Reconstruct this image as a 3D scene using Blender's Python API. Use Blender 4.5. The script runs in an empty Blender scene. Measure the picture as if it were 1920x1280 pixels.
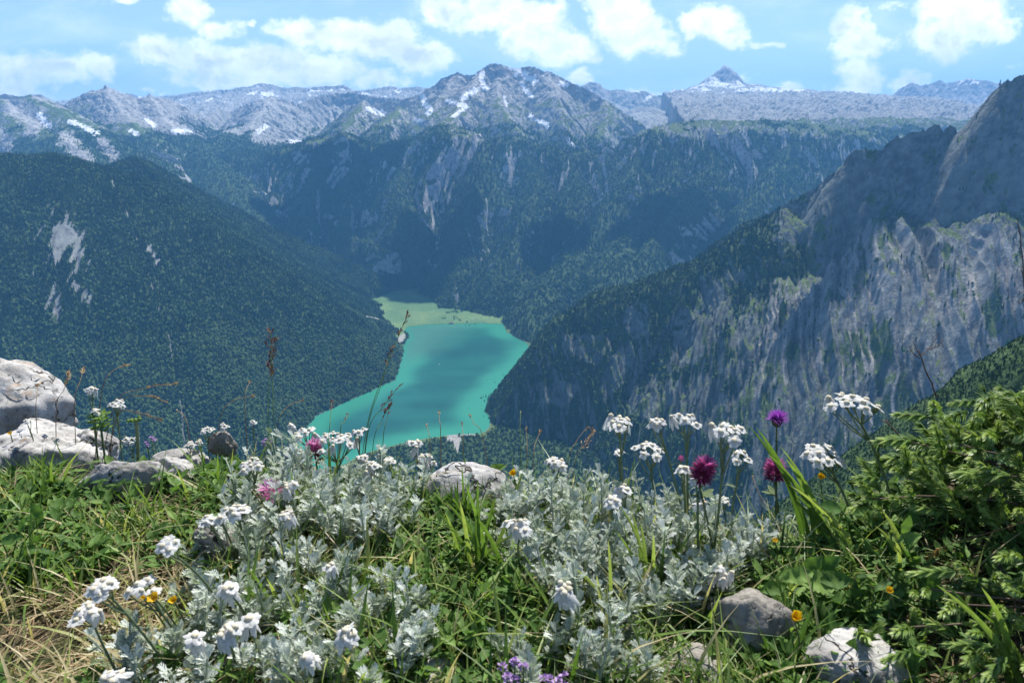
import bpy, math, random
import numpy as np
from mathutils import Vector, Matrix

S = bpy.context.scene
COL = S.collection
rng = np.random.default_rng(7)
random.seed(7)
R = math.radians

# ------------------------------------------------------------------ camera, sky, sun, exposure
PITCH = 17.5
CAM = (0.0, 0.0, 0.42)
cd = bpy.data.cameras.new('camera'); cam = bpy.data.objects.new('camera', cd); COL.objects.link(cam)
cam.location = CAM; cam.rotation_euler = (R(90 - PITCH), 0, 0)
cd.sensor_width = 36; cd.lens = 24; cd.clip_start = 0.02; cd.clip_end = 60000
cd.dof.use_dof = True; cd.dof.focus_distance = 1.05; cd.dof.aperture_fstop = 16
S.camera = cam

SUN_AZ, SUN_EL = 20.0, 55.0          # azimuth from +Y (the view direction), towards +X
sd_ = (math.sin(R(SUN_AZ)) * math.cos(R(SUN_EL)), math.cos(R(SUN_AZ)) * math.cos(R(SUN_EL)), math.sin(R(SUN_EL)))
sl = bpy.data.lights.new('sun', 'SUN'); sl.energy = 5.0; sl.angle = R(0.53); sl.color = (1.0, 0.96, 0.90)
so = bpy.data.objects.new('sun', sl); COL.objects.link(so)
so.rotation_euler = Vector(sd_).to_track_quat('Z', 'Y').to_euler()

S.view_settings.view_transform = 'Standard'; S.view_settings.look = 'None'
S.view_settings.exposure = 0.80; S.view_settings.gamma = 1.0
S.render.engine = 'CYCLES'
cy = S.cycles
cy.use_denoising = True
try: cy.denoiser = 'OPENIMAGEDENOISE'
except Exception: pass
cy.max_bounces = 6; cy.diffuse_bounces = 3; cy.glossy_bounces = 2; cy.transmission_bounces = 4
cy.volume_bounces = 1; cy.transparent_max_bounces = 8
cy.sample_clamp_indirect = 6.0; cy.use_adaptive_sampling = True; cy.adaptive_threshold = 0.015

TP, CP_, SP_ = math.tan(R(PITCH)), math.cos(R(PITCH)), math.sin(R(PITCH))
def ray(px, py):
    u = (np.asarray(px, float) - 960) / 1280; v = (640 - np.asarray(py, float)) / 1280
    return u, CP_ + v * SP_, -SP_ + v * CP_
def P(px, py, Y):                      # point seen in direction (px, py) at forward distance Y
    a, b, c = ray(px, py); t = np.asarray(Y, float) / b
    return np.stack([a * t + CAM[0], b * t + CAM[1], c * t + CAM[2]], -1)
def G(px, py, z=0.0):                  # point in direction (px, py) at height z
    a, b, c = ray(px, py); t = (z - CAM[2]) / c
    return np.stack([a * t, b * t, np.broadcast_to(z, np.shape(t)) * 1.0], -1)
def proj(x, y, z):
    dx, dy, dz = x - CAM[0], y - CAM[1], z - CAM[2]
    f = dy * CP_ - dz * SP_; up = dy * SP_ + dz * CP_
    f = np.where(f < 1e-3, 1e-3, f)
    return 960 + 1280 * dx / f, 640 - 1280 * up / f

# ------------------------------------------------------------------ node helpers
class NT:
    def __init__(s, tree): s.t = tree; s.n = tree.nodes; s.l = tree.links; s.n.clear()
    def node(s, typ, **kw):
        n = s.n.new(typ)
        for k, v in kw.items(): setattr(n, k, v)
        return n
    def put(s, sock, v):
        if isinstance(v, bpy.types.NodeSocket): s.l.new(v, sock)
        elif v is not None:
            try: sock.default_value = v
            except Exception: sock.default_value = tuple(v) + (1.0,)
    def math(s, op, a, b=None, c=None, clamp=False):
        n = s.node('ShaderNodeMath', operation=op, use_clamp=clamp)
        for i, v in enumerate((a, b, c)):
            if v is not None: s.put(n.inputs[i], v)
        return n.outputs[0]
    def vmath(s, op, a, b=None, scale=None):
        n = s.node('ShaderNodeVectorMath', operation=op)
        s.put(n.inputs[0], a)
        if b is not None: s.put(n.inputs[1], b)
        if scale is not None: s.put(n.inputs['Scale'], scale)
        return n.outputs['Value'] if op in ('LENGTH', 'DOT_PRODUCT', 'DISTANCE') else n.outputs[0]
    def noise(s, vec, scale, detail=4, rough=0.5, dist=0.0, color=False):
        n = s.node('ShaderNodeTexNoise'); n.inputs['Scale'].default_value = scale
        n.inputs['Detail'].default_value = detail; n.inputs['Roughness'].default_value = rough
        n.inputs['Distortion'].default_value = dist
        if vec is not None: s.put(n.inputs['Vector'], vec)
        return n.outputs['Color'] if color else n.outputs[0]
    def ramp(s, v, lo, hi, a=0.0, b=1.0, smooth=True):
        n = s.node('ShaderNodeMapRange', interpolation_type='SMOOTHSTEP' if smooth else 'LINEAR')
        for i, q in enumerate((v, lo, hi, a, b)): s.put(n.inputs[i], q)
        return n.outputs[0]
    def mix(s, f, a, b):
        n = s.node('ShaderNodeMix', data_type='RGBA'); s.put(n.inputs[0], f); s.put(n.inputs[6], a); s.put(n.inputs[7], b)
        return n.outputs[2]
    def attr(s, name, color=False):
        n = s.node('ShaderNodeAttribute', attribute_name=name)
        return n.outputs['Color'] if color else n.outputs['Fac']
    def pos(s): return s.node('ShaderNodeNewGeometry').outputs['Position']
    def obj(s): return s.node('ShaderNodeTexCoord').outputs['Object']
    def scalev(s, v, k):
        return s.vmath('MULTIPLY', v, k)
    def bump(s, h, strength, dist):
        n = s.node('ShaderNodeBump'); s.put(n.inputs['Strength'], strength); n.inputs['Distance'].default_value = dist
        s.put(n.inputs['Height'], h); return n.outputs[0]
    def pbsdf(s, col, rough=0.7, normal=None, spec=0.3, **kw):
        n = s.node('ShaderNodeBsdfPrincipled'); s.put(n.inputs['Base Color'], col); s.put(n.inputs['Roughness'], rough)
        n.inputs['Specular IOR Level'].default_value = spec
        if normal is not None: s.put(n.inputs['Normal'], normal)
        return n.outputs[0]
    def out(s, sh):
        o = s.node('ShaderNodeOutputMaterial'); s.l.new(sh, o.inputs['Surface'])
def newmat(name):
    m = bpy.data.materials.new(name); m.use_nodes = True
    return m, NT(m.node_tree)

# ------------------------------------------------------------------ world: Nishita sky with clouds by direction
w = bpy.data.worlds.new('World'); S.world = w; w.use_nodes = True
n = NT(w.node_tree)
sky = n.node('ShaderNodeTexSky', sky_type='NISHITA', sun_disc=False)
sky.sun_elevation = R(SUN_EL); sky.sun_rotation = R(SUN_AZ); sky.altitude = 1800; sky.air_density = 1.0; sky.dust_density = 0.6; sky.ozone_density = 1.0
dirv = n.node('ShaderNodeTexCoord').outputs['Generated']
sep = n.node('ShaderNodeSeparateXYZ'); n.put(sep.inputs[0], dirv)
ay = n.math('MAXIMUM', n.math('ABSOLUTE', sep.outputs[1]), 0.02)
cu = n.math('DIVIDE', sep.outputs[0], ay); cv = n.math('DIVIDE', sep.outputs[2], ay)
cmb = n.node('ShaderNodeCombineXYZ'); n.put(cmb.inputs[0], cu); n.put(cmb.inputs[1], cv)
uv = cmb.outputs[0]
wn = n.noise(n.scalev(uv, (1, 1.25, 1)), 13, 6, 0.62, color=True)
uvw = n.vmath('ADD', uv, n.vmath('MULTIPLY', n.vmath('SUBTRACT', wn, (.5, .5, .5)), (0.10, 0.05, 0)))
BL = [  # px, py, rx, ry, weight
 (40, 140, 90, 42, 1), (120, 128, 95, 30, .95), (190, 130, 60, 26, .9), (20, 170, 90, 26, .9),
 (300, 100, 70, 32, 1), (400, 112, 110, 40, 1), (500, 125, 120, 42, 1), (600, 125, 110, 40, .95), (440, 150, 150, 26, .9),
 (560, 62, 80, 28, .85), (650, 62, 110, 36, 1), (720, 80, 90, 46, 1), (790, 108, 62, 36, 1), (700, 150, 90, 18, .8),
 (350, 22, 48, 36, .9), (410, 50, 60, 24, .8), (470, 40, 28, 12, .65),
 (840, 20, 75, 28, .95), (880, 48, 60, 24, .8), (930, 20, 90, 45, 1), (1000, 60, 80, 55, 1), (1050, 92, 70, 38, 1), (1090, 105, 40, 22, .9), (1020, 15, 60, 24, .8),
 (1160, 30, 60, 52, 1), (1200, 70, 62, 44, 1), (1250, 92, 40, 22, .85), (1150, -10, 60, 40, .9),
 (1330, 48, 68, 32, 1), (1380, 72, 50, 22, .9), (1445, 76, 34, 12, .7), (1290, 60, 30, 22, .8),
 (1600, 45, 42, 40, .9), (1610, 82, 62, 32, 1), (1600, 120, 44, 26, .85), (1625, 150, 60, 36, .9), (1600, 172, 60, 26, .8), (1705, 146, 38, 24, .9),
 (1800, 20, 90, 50, 1), (1770, 72, 90, 40, 1), (1850, 40, 70, 50, .95), (1690, 5, 50, 14, .55),
 (1490, 162, 46, 16, .8), (1395, 148, 30, 18, .65), (1080, 150, 32, 20, .8), (1200, 170, 60, 10, .55), (230, 2, 56, 10, .6), (270, 30, 30, 10, .35),
 (265, 176, 30, 7, .6), (320, 178, 22, 6, .6), (1910, 120, 26, 8, .5), (1240, 172, 30, 8, .5), (150, 62, 12, 8, .4)]
def cloudmask(uvs):
    best = None
    for px, py, rx, ry, wt in BL:
        a, b, c = ray(px, py)
        k = 1.0 / (1280 * b)
        d = n.vmath('MULTIPLY', n.vmath('SUBTRACT', uvs, (a / b, c / b, 0)), (1 / (rx * k * 1.15), 1 / (ry * k * 1.22), 0))
        v = n.math('MULTIPLY', n.ramp(n.vmath('LENGTH', d), 0.0, 1.25, 1.0, 0.0, smooth=False), wt)
        best = v if best is None else n.math('SMOOTH_MAX', best, v, 0.12)
    return best
m0 = cloudmask(uvw)
fine = n.noise(n.scalev(uv, (1, 1.3, 1)), 30, 8, 0.66)
dens = n.math('ADD', m0, n.math('MULTIPLY', n.math('SUBTRACT', fine, 0.5), 0.95))
alpha = n.ramp(dens, 0.26, 0.72)
wisp = n.math('MULTIPLY', n.math('MULTIPLY', n.ramp(cv, .3, .7, 1., 0.), n.ramp(n.noise(n.scalev(uv, (1, 3.2, 1)), 4.2, 6, 0.6, 0.6), 0.42, 0.8)), 0.30)
alpha = n.math('MAXIMUM', alpha, wisp)
shade = n.math('ADD', n.math('MULTIPLY', n.ramp(dens, 0.35, 1.05), 0.55), n.math('MULTIPLY', n.ramp(n.noise(n.vmath('ADD', uvw, (0.0, 0.012, 0)), 16, 6, 0.6), 0.35, 0.7), 0.6))
ccol = n.mix(n.math('MINIMUM', shade, 1.0), (14.5, 14.7, 15.0, 1), (7.0, 8.0, 9.4, 1))
skyc = n.mix(n.ramp(cv, .25, .8), n.vmath('MULTIPLY', sky.outputs[0], (0.86, 0.97, 1.26)), sky.outputs[0])
# pale veil towards the horizon is air light
tint = n.ramp(cv, 0.03, 0.34, 1.0, 0.0)
skyc = n.mix(n.math('MULTIPLY', tint, 0.75), skyc, (5.0, 7.6, 11.8, 1))
bg = n.node('ShaderNodeBackground'); n.put(bg.inputs[0], n.mix(alpha, skyc, ccol)); bg.inputs[1].default_value = 0.078
wo = n.node('ShaderNodeOutputWorld'); n.l.new(bg.outputs[0], wo.inputs[0])

# ------------------------------------------------------------------ mesh helpers
def mesh_np(name, V, F, mats=(), attrs=None, smooth=False, mi=None):
    """V (n,3); F list of arrays (m,k) of indices; one mesh datablock"""
    me = bpy.data.meshes.new(name)
    V = np.ascontiguousarray(V, np.float32)
    if not isinstance(F, (list, tuple)): F = [F]
    F = [np.asarray(f, np.int32) for f in F if len(f)]
    nl = sum(f.size for f in F); npoly = sum(len(f) for f in F)
    me.vertices.add(len(V)); me.vertices.foreach_set('co', V.ravel())
    me.loops.add(nl); me.polygons.add(npoly)
    me.loops.foreach_set('vertex_index', np.concatenate([f.ravel() for f in F]))
    sizes = np.concatenate([np.full(len(f), f.shape[1], np.int32) for f in F])
    me.polygons.foreach_set('loop_start', np.concatenate([[0], np.cumsum(sizes)[:-1]]).astype(np.int32))
    if smooth: me.polygons.foreach_set('use_smooth', np.ones(npoly, bool))
    else: me.polygons.foreach_set('use_smooth', np.zeros(npoly, bool))
    if mi is not None: me.polygons.foreach_set('material_index', np.asarray(mi, np.int32))
    for k, a in (attrs or {}).items():
        a = np.asarray(a, np.float32)
        if a.ndim == 1:
            at = me.attributes.new(k, 'FLOAT', 'POINT'); at.data.foreach_set('value', a)
        else:
            at = me.attributes.new(k, 'FLOAT_COLOR', 'POINT')
            at.data.foreach_set('color', np.concatenate([a, np.ones((len(a), 1), np.float32)], 1).ravel())
    for m in mats: me.materials.append(m)
    me.update(calc_edges=True); me.validate()
    return me
def link(name, me, parent=None, **props):
    o = bpy.data.objects.new(name, me); COL.objects.link(o)
    if parent is not None: o.parent = parent
    for k, v in props.items():
        if v is not None: o[k] = v
    return o

# ------------------------------------------------------------------ numpy noise
def _h(ix, iy, seed):
    h = ix.astype(np.int32).view(np.uint32) * np.uint32(374761393) + iy.astype(np.int32).view(np.uint32) * np.uint32(668265263) + np.uint32((seed * 2654435761) & 0xffffffff)
    h = (h ^ (h >> np.uint32(13))) * np.uint32(1274126177)
    return (h ^ (h >> np.uint32(16))) & np.uint32(1023)
_ang = np.arange(1024) * 2 * np.pi / 1024
_cos = np.cos(_ang).astype(np.float32); _sin = np.sin(_ang).astype(np.float32)
def perlin(x, y, seed=0):
    x = np.asarray(x, np.float32); y = np.asarray(y, np.float32)
    xi = np.floor(x); yi = np.floor(y); fx = x - xi; fy = y - yi
    ux = fx * fx * fx * (fx * (fx * 6 - 15) + 10); uy = fy * fy * fy * (fy * (fy * 6 - 15) + 10)
    def g(dx, dy):
        a = _h(xi + dx, yi + dy, seed)
        return _cos[a] * (fx - dx) + _sin[a] * (fy - dy)
    a = g(0, 0); b = g(1, 0); c = g(0, 1); d = g(1, 1)
    return ((a + (b - a) * ux) * (1 - uy) + (c + (d - c) * ux) * uy) * 1.5
def fbm(x, y, oct=4, seed=0, gain=0.5, ridged=False):
    s = 0; a = 1; t = 0
    for i in range(oct):
        p = perlin(x * 2 ** i + 17.3 * i, y * 2 ** i - 9.1 * i, seed + i)
        if ridged: p = 1 - 2 * np.abs(p)
        s = s + a * p; t += a; a *= gain
    return s / t
def sstep(a, b, x):
    t = np.clip((x - a) / (b - a), 0, 1); return t * t * (3 - 2 * t)

# ------------------------------------------------------------------ the far terrain
ZL = -1200.0
def ext(prof):
    prof = np.array(prof, float); a, b = prof[-2], prof[-1]; sl = max((b[1] - a[1]) / (b[0] - a[0]), .45)
    far = max(2600 - b[1], 0) / sl
    return np.vstack([prof, [b[0] + far + 1, b[1] + far * sl + 1]])
def ridge(name, pts, prof, **kw):
    d = dict(name=name, pts=np.array([P(a, b, c) for a, b, c in pts]), prof=ext(prof), sel=kw.get('sel', .75), rib=kw.get('rib'), fl=kw.get('fl', 40.), lam=kw.get('lam', 260.), grp=kw.get('grp', 'range'), jag=kw.get('jag', 0.0), fine=kw.get('fine', 1.0))
    return d
RID = []
fy = lambda pts, Y: [(a, b, Y) for a, b in pts]
RID.append(ridge('plateau', fy([(-250, 190), (-60, 195), (60, 192), (114, 192), (134, 186), (158, 178), (218, 173), (249, 178), (279, 183), (302, 181), (336, 178), (386, 170), (437, 168), (470, 161), (490, 156), (514, 160), (537, 165), (578, 165), (622, 161), (647, 161), (657, 170), (674, 170), (707, 166), (731, 161), (751, 166), (784, 163), (820, 168), (900, 175)], 14000), [(0, 0), (150, 90), (1200, 330), (4500, 800), (9000, 1400)], fl=90, lam=420, grp='range', jag=16, sel=1.2, fine=2))
RID.append(ridge('east far', fy([(1000, 178), (1060, 168), (1090, 161), (1104, 155), (1117, 154), (1130, 165), (1144, 171), (1157, 168), (1178, 171), (1211, 171), (1225, 175), (1245, 186), (1261, 181), (1280, 172), (1300, 166), (1316, 165), (1332, 152), (1348, 136), (1357, 124), (1361, 121), (1368, 131), (1380, 146), (1400, 160), (1418, 175), (1431, 170), (1448, 165), (1461, 173), (1488, 173), (1515, 176), (1535, 178), (1562, 181), (1586, 180), (1592, 186), (1616, 186), (1650, 183), (1676, 180), (1693, 165), (1710, 155), (1723, 160), (1750, 156), (1764, 151), (1777, 156), (1797, 150), (1817, 146), (1834, 151), (1851, 150), (1868, 156), (1885, 155), (1930, 150), (2000, 165), (2150, 180)], 14000), [(0, 0), (420, 350), (1000, 500), (4500, 820), (9000, 1400)], fl=90, lam=420, grp='range', jag=10, sel=.84, fine=2))
RID.append(ridge('twin', [(-160, 190, 8000), (-60, 182, 8000), (0, 180, 8000), (13, 176, 8000), (34, 181, 8000), (57, 178, 8000), (77, 178, 8050), (111, 195, 8200), (134, 201, 8300), (158, 201, 8400), (168, 188, 8450), (188, 169, 8500), (198, 159, 8500), (212, 171, 8550), (228, 188, 8600), (249, 198, 8700), (265, 189, 8800), (285, 175, 8800), (299, 186, 8850), (322, 198, 8900), (349, 205, 9000), (380, 222, 9300), (403, 212, 9600), (413, 207, 9700), (433, 210, 9800), (470, 191, 10000), (507, 180, 10000), (527, 183, 10000), (554, 195, 10100), (588, 183, 10400), (622, 175, 10600), (655, 172, 10600), (700, 180, 10400), (751, 185, 10000)], [(0, 0), (130, 190), (500, 420), (1500, 760), (3200, 1250), (6000, 1800)], fl=110, lam=330, grp='range', fine=2.4, jag=5, sel=1.3))
for k, sp in enumerate([[(57, 178, 8050), (110, 205, 7600), (160, 235, 7000), (215, 262, 6500), (260, 290, 6000)], [(0, 182, 8000), (20, 215, 7300), (70, 240, 6700), (120, 262, 6300)], [(285, 178, 8800), (300, 215, 8300), (330, 240, 7900), (360, 265, 7400)], [(198, 164, 8500), (225, 205, 8000), (250, 235, 7500), (290, 262, 7100)],
                        [(507, 181, 10000), (490, 205, 9300), (470, 230, 8700), (470, 255, 8000)], [(120, 250, 6700), (190, 300, 5700), (300, 350, 5200)], [(440, 240, 8300), (380, 280, 7200), (420, 330, 6300), (480, 400, 5600)]]):
    RID.append(ridge('spur%d' % k, sp, [(0, 0), (150, 60), (600, 330), (2000, 1100), (4000, 1800)], fl=80, lam=260, grp='range', fine=2.2))
RID.append(ridge('grey hump', [(1440, 222, 10500), (1468, 226, 10500), (1482, 205, 10500), (1498, 185, 10500), (1515, 188, 10500), (1535, 198, 10500), (1600, 205, 10800), (1700, 208, 11000), (1800, 205, 11000), (1900, 215, 10800)], [(0, 0), (150, 140), (700, 330), (2500, 800), (5000, 1300)], fl=50, lam=260, grp='range'))
RID.append(ridge('grey knob', [(1060, 232, 10600), (1120, 220, 10800), (1170, 210, 11000), (1200, 199, 11000), (1222, 200, 11000), (1245, 208, 11000), (1290, 210, 11000), (1360, 213, 11000), (1440, 216, 11000)], [(0, 0), (150, 110), (700, 330), (2500, 800), (5000, 1300)], fl=50, lam=260, grp='range'))
RID.append(ridge('peak', [(640, 215, 8800), (700, 195, 9000), (751, 190, 9000), (791, 176, 8800), (801, 168, 8700), (815, 161, 8600), (828, 148, 8600), (855, 136, 8600), (868, 143, 8600), (895, 138, 8600), (902, 129, 8600), (915, 119, 8600), (939, 121, 8600), (956, 128, 8650), (973, 129, 8700), (986, 124, 8700), (1003, 127, 8650), (1020, 134, 8600), (1028, 134, 8550), (1043, 141, 8500), (1077, 158, 8400), (1110, 175, 8300), (1137, 188, 8200), (1154, 202, 8100), (1178, 224, 8000), (1211, 238, 7900)], [(0, 0), (100, 140), (400, 420), (1000, 760), (1800, 1080), (4000, 1900)], fl=120, lam=300, grp='peak', fine=2.4, jag=10, sel=1.1))
for k, sp in enumerate([[(902, 129, 8600), (880, 165, 8200), (862, 198, 7800), (840, 225, 7400), (800, 250, 7000), (770, 268, 6800)], [(1028, 134, 8550), (1040, 175, 8100), (1060, 215, 7700), (1075, 262, 7300)], [(930, 150, 8350), (935, 195, 7800), (960, 230, 7300), (985, 262, 6900)], [(680, 188, 8700), (662, 210, 8300), (645, 240, 7800)], [(751, 198, 8600), (735, 215, 8100), (700, 240, 7500)], [(855, 137, 8600), (835, 180, 8200), (810, 205, 7900)], [(1137, 188, 8200), (1140, 220, 7800), (1120, 255, 7400)]]):
    RID.append(ridge('peak spur%d' % k, sp, [(0, 0), (150, 110), (500, 380), (1200, 850), (3000, 1600)], fl=85, lam=200, grp='peak', fine=2.4))
RID.append(ridge('forest wall', [(380, 300, 7600), (450, 282, 7300), (500, 292, 7100), (540, 275, 7000), (640, 250, 6800), (700, 275, 6650), (760, 266, 6500), (830, 236, 6600), (870, 248, 6550), (900, 266, 6500), (980, 258, 6600), (1020, 275, 6550), (1060, 292, 6600), (1110, 280, 6750), (1150, 302, 6700), (1190, 300, 6900)], [(0, 0), (220, 90), (560, 430), (1250, 1100), (1700, 1300)], fl=230, lam=380, grp='wall', jag=24, fine=2))
for k, sp in enumerate([[(640, 262, 6800), (600, 330, 6200), (560, 400, 5700), (560, 450, 5400), (640, 497, 5050), (700, 530, 4850), (728, 548, 4750)], [(760, 270, 6500), (740, 340, 5900), (760, 400, 5450), (775, 470, 5050), (790, 535, 4750)], [(900, 262, 6500), (900, 330, 5900), (870, 400, 5400), (850, 470, 4950), (830, 550, 4550)], [(980, 275, 6500), (1010, 340, 5900), (985, 400, 5400), (950, 470, 4950), (905, 560, 4350)], [(1060, 288, 6600), (1080, 350, 5900), (1040, 420, 5300), (990, 500, 4750), (948, 580, 4200)], [(690, 268, 6650), (660, 350, 6000), (640, 420, 5600)]]):
    RID.append(ridge('wall spur%d' % k, sp, [(0, 0), (100, 70), (450, 430), (1100, 1050)], fl=130, lam=230, grp='wall', fine=2, jag=16))
RID.append(ridge('shoulder', [(1150, 300, 6900), (1194, 279, 6700), (1218, 252, 6500), (1238, 238, 6500), (1261, 232, 6500), (1297, 228, 6500), (1364, 228, 6500), (1428, 228, 6500), (1461, 235, 6500), (1495, 236, 6500), (1529, 236, 6600), (1566, 243, 6600), (1616, 246, 6600), (1650, 246, 6700), (1800, 258, 6700), (2000, 270, 6700)], [(0, 0), (260, 120), (650, 450), (1350, 1080), (2000, 1300)], fl=200, lam=330, grp='shoulder', jag=16, fine=2))
for k, sp in enumerate([[(1238, 238, 6500), (1195, 300, 6000), (1125, 400, 5300), (1065, 480, 4700), (1005, 560, 4150), (990, 600, 3950)], [(1364, 228, 6500), (1330, 310, 5800), (1260, 400, 5150), (1190, 480, 4600), (1110, 560, 4050)], [(1495, 236, 6500), (1450, 320, 5700), (1380, 420, 5000)], [(1300, 228, 6500), (1250, 330, 5700), (1190, 420, 5050), (1120, 500, 4500)]]):
    RID.append(ridge('shoulder spur%d' % k, sp, [(0, 0), (100, 70), (450, 430), (1100, 1050), (1600, 1250)], fl=125, lam=220, grp='shoulder'))
RID.append(ridge('hill', [(-400, 330, 3000), (-200, 305, 3150), (0, 291, 3300), (44, 294, 3350), (94, 289, 3400), (134, 297, 3450), (161, 305, 3480), (198, 317, 3500), (300, 350, 3480), (400, 398, 3400), (470, 440, 3300)], [(0, 0), (160, 60), (800, 490), (2000, 1350)], fl=60, lam=330, grp='hill', fine=.7))
RID.append(ridge('hill back', [(198, 318, 4000), (228, 304, 4050), (259, 295, 4080), (285, 300, 4080), (312, 305, 4060), (336, 311, 4040), (363, 322, 4000), (386, 342, 3980), (413, 363, 3950), (437, 383, 3930), (470, 403, 3900), (497, 421, 3870), (537, 444, 3820), (564, 464, 3780), (588, 481, 3740), (615, 505, 3690), (640, 534, 3630), (674, 576, 3530), (707, 603, 3450), (734, 630, 3390), (752, 655, 3350)], [(0, 0), (150, 60), (800, 500), (2000, 1350)], fl=55, lam=300, grp='hill', fine=.7))
RID.append(ridge('crag', [(2150, 120, 2150), (2000, 135, 2250), (1950, 142, 2290), (1917, 148, 2320), (1898, 153, 2340), (1878, 158, 2360), (1861, 171, 2380), (1848, 188, 2400), (1834, 208, 2420), (1814, 232, 2440), (1807, 242, 2450), (1791, 251, 2460), (1784, 241, 2470), (1770, 242, 2480), (1764, 251, 2490), (1754, 238, 2500), (1747, 235, 2510), (1730, 251, 2520), (1713, 250, 2530), (1697, 257, 2540), (1680, 259, 2550), (1663, 272, 2560), (1656, 286, 2570), (1636, 288, 2590), (1616, 286, 2600), (1602, 287, 2610), (1589, 299, 2620), (1576, 319, 2630), (1549, 339, 2650), (1522, 363, 2670), (1481, 386, 2700), (1448, 404, 2720)], [(0, 0), (40, 80), (250, 430), (370, 475), (520, 590), (1200, 1330), (1700, 1600)], fl=52, lam=190, grp='crag', fine=1.3, jag=14, sel=1.6, rib=(84., 62., 200., 430.)))
RID.append(ridge('crag low', [(1481, 388, 2700), (1448, 404, 2720), (1411, 427, 2740), (1381, 447, 2760), (1354, 467, 2775), (1313, 487, 2800), (1280, 497, 2815), (1245, 511, 2830), (1211, 524, 2850), (1178, 538, 2870), (1157, 539, 2880), (1130, 549, 2890), (1122, 572, 2900), (1090, 585, 2910), (1043, 592, 2930), (1020, 606, 2935), (1006, 622, 2935), (993, 652, 2930), (976, 680, 2900), (959, 703, 2870), (936, 730, 2830), (918, 752, 2800)], [(0, 0), (140, 90), (300, 280), (520, 600), (900, 860), (1500, 1200)], fl=60, lam=170, grp='crag', fine=1.8, jag=8, sel=1.2, rib=(100., 34., 60., 400.)))
for k, sp in enumerate([[(1460, 398, 2712), (1478, 470, 2590), (1488, 560, 2450), (1476, 680, 2290)]]):
    RID.append(ridge('crag spur%d' % k, sp, [(0, 0), (60, 100), (300, 500), (900, 1300)], fl=30, lam=120, grp='crag', fine=3., jag=14))
RID.append(ridge('near spur', [(2150, 520, 420), (2000, 600, 440), (1920, 648, 460), (1850, 690, 480), (1790, 730, 500), (1730, 780, 520), (1650, 860, 560), (1560, 930, 600), (1450, 1000, 650)], [(0, 0), (40, 40), (400, 520), (900, 1100)], fl=12, lam=60, grp='near'))

LAKE = [(765, 613), (800, 609), (860, 607), (905, 606), (943, 608), (948, 620), (965, 632), (985, 642), (993, 652), (976, 680), (959, 703), (936, 730), (915, 750), (909, 770), (919, 786), (919, 800), (902, 813), (850, 815), (800, 822), (740, 834), (690, 848), (640, 872), (596, 880), (562, 856), (556, 826), (592, 780), (640, 758), (700, 731), (741, 712), (749, 688), (757, 662), (755, 650), (768, 632), (758, 620)]
LAKEP = np.array([G(a, b, ZL)[:2] for a, b in LAKE])
MEAD = [(695, 566), (735, 549), (785, 545), (800, 560), (830, 575), (900, 583), (940, 592), (948, 606), (860, 612), (765, 616), (735, 612), (715, 590)]
MEADP = np.array([G(a, b, ZL + 25)[:2] for a, b in MEAD])
MEAD2 = np.array([G(a, b, ZL + 4)[:2] for a, b in [(735, 622), (765, 618), (768, 634), (756, 648), (748, 640)]])
def polysd(x, y, poly):                # signed distance, negative inside
    d2 = np.full(x.shape, 1e18, np.float64); ins = np.zeros(x.shape, bool)
    for i in range(len(poly)):
        a = poly[i]; b = poly[(i + 1) % len(poly)]; e = b - a
        t = np.clip(((x - a[0]) * e[0] + (y - a[1]) * e[1]) / (e @ e), 0, 1)
        d2 = np.minimum(d2, (x - a[0] - t * e[0]) ** 2 + (y - a[1] - t * e[1]) ** 2)
        c = (a[1] > y) != (b[1] > y)
        with np.errstate(divide='ignore', invalid='ignore'):
            ins ^= c & (x < (b[0] - a[0]) * (y - a[1]) / (b[1] - a[1] + 1e-12) + a[0])
    return np.where(ins, -1, 1) * np.sqrt(d2)

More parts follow.
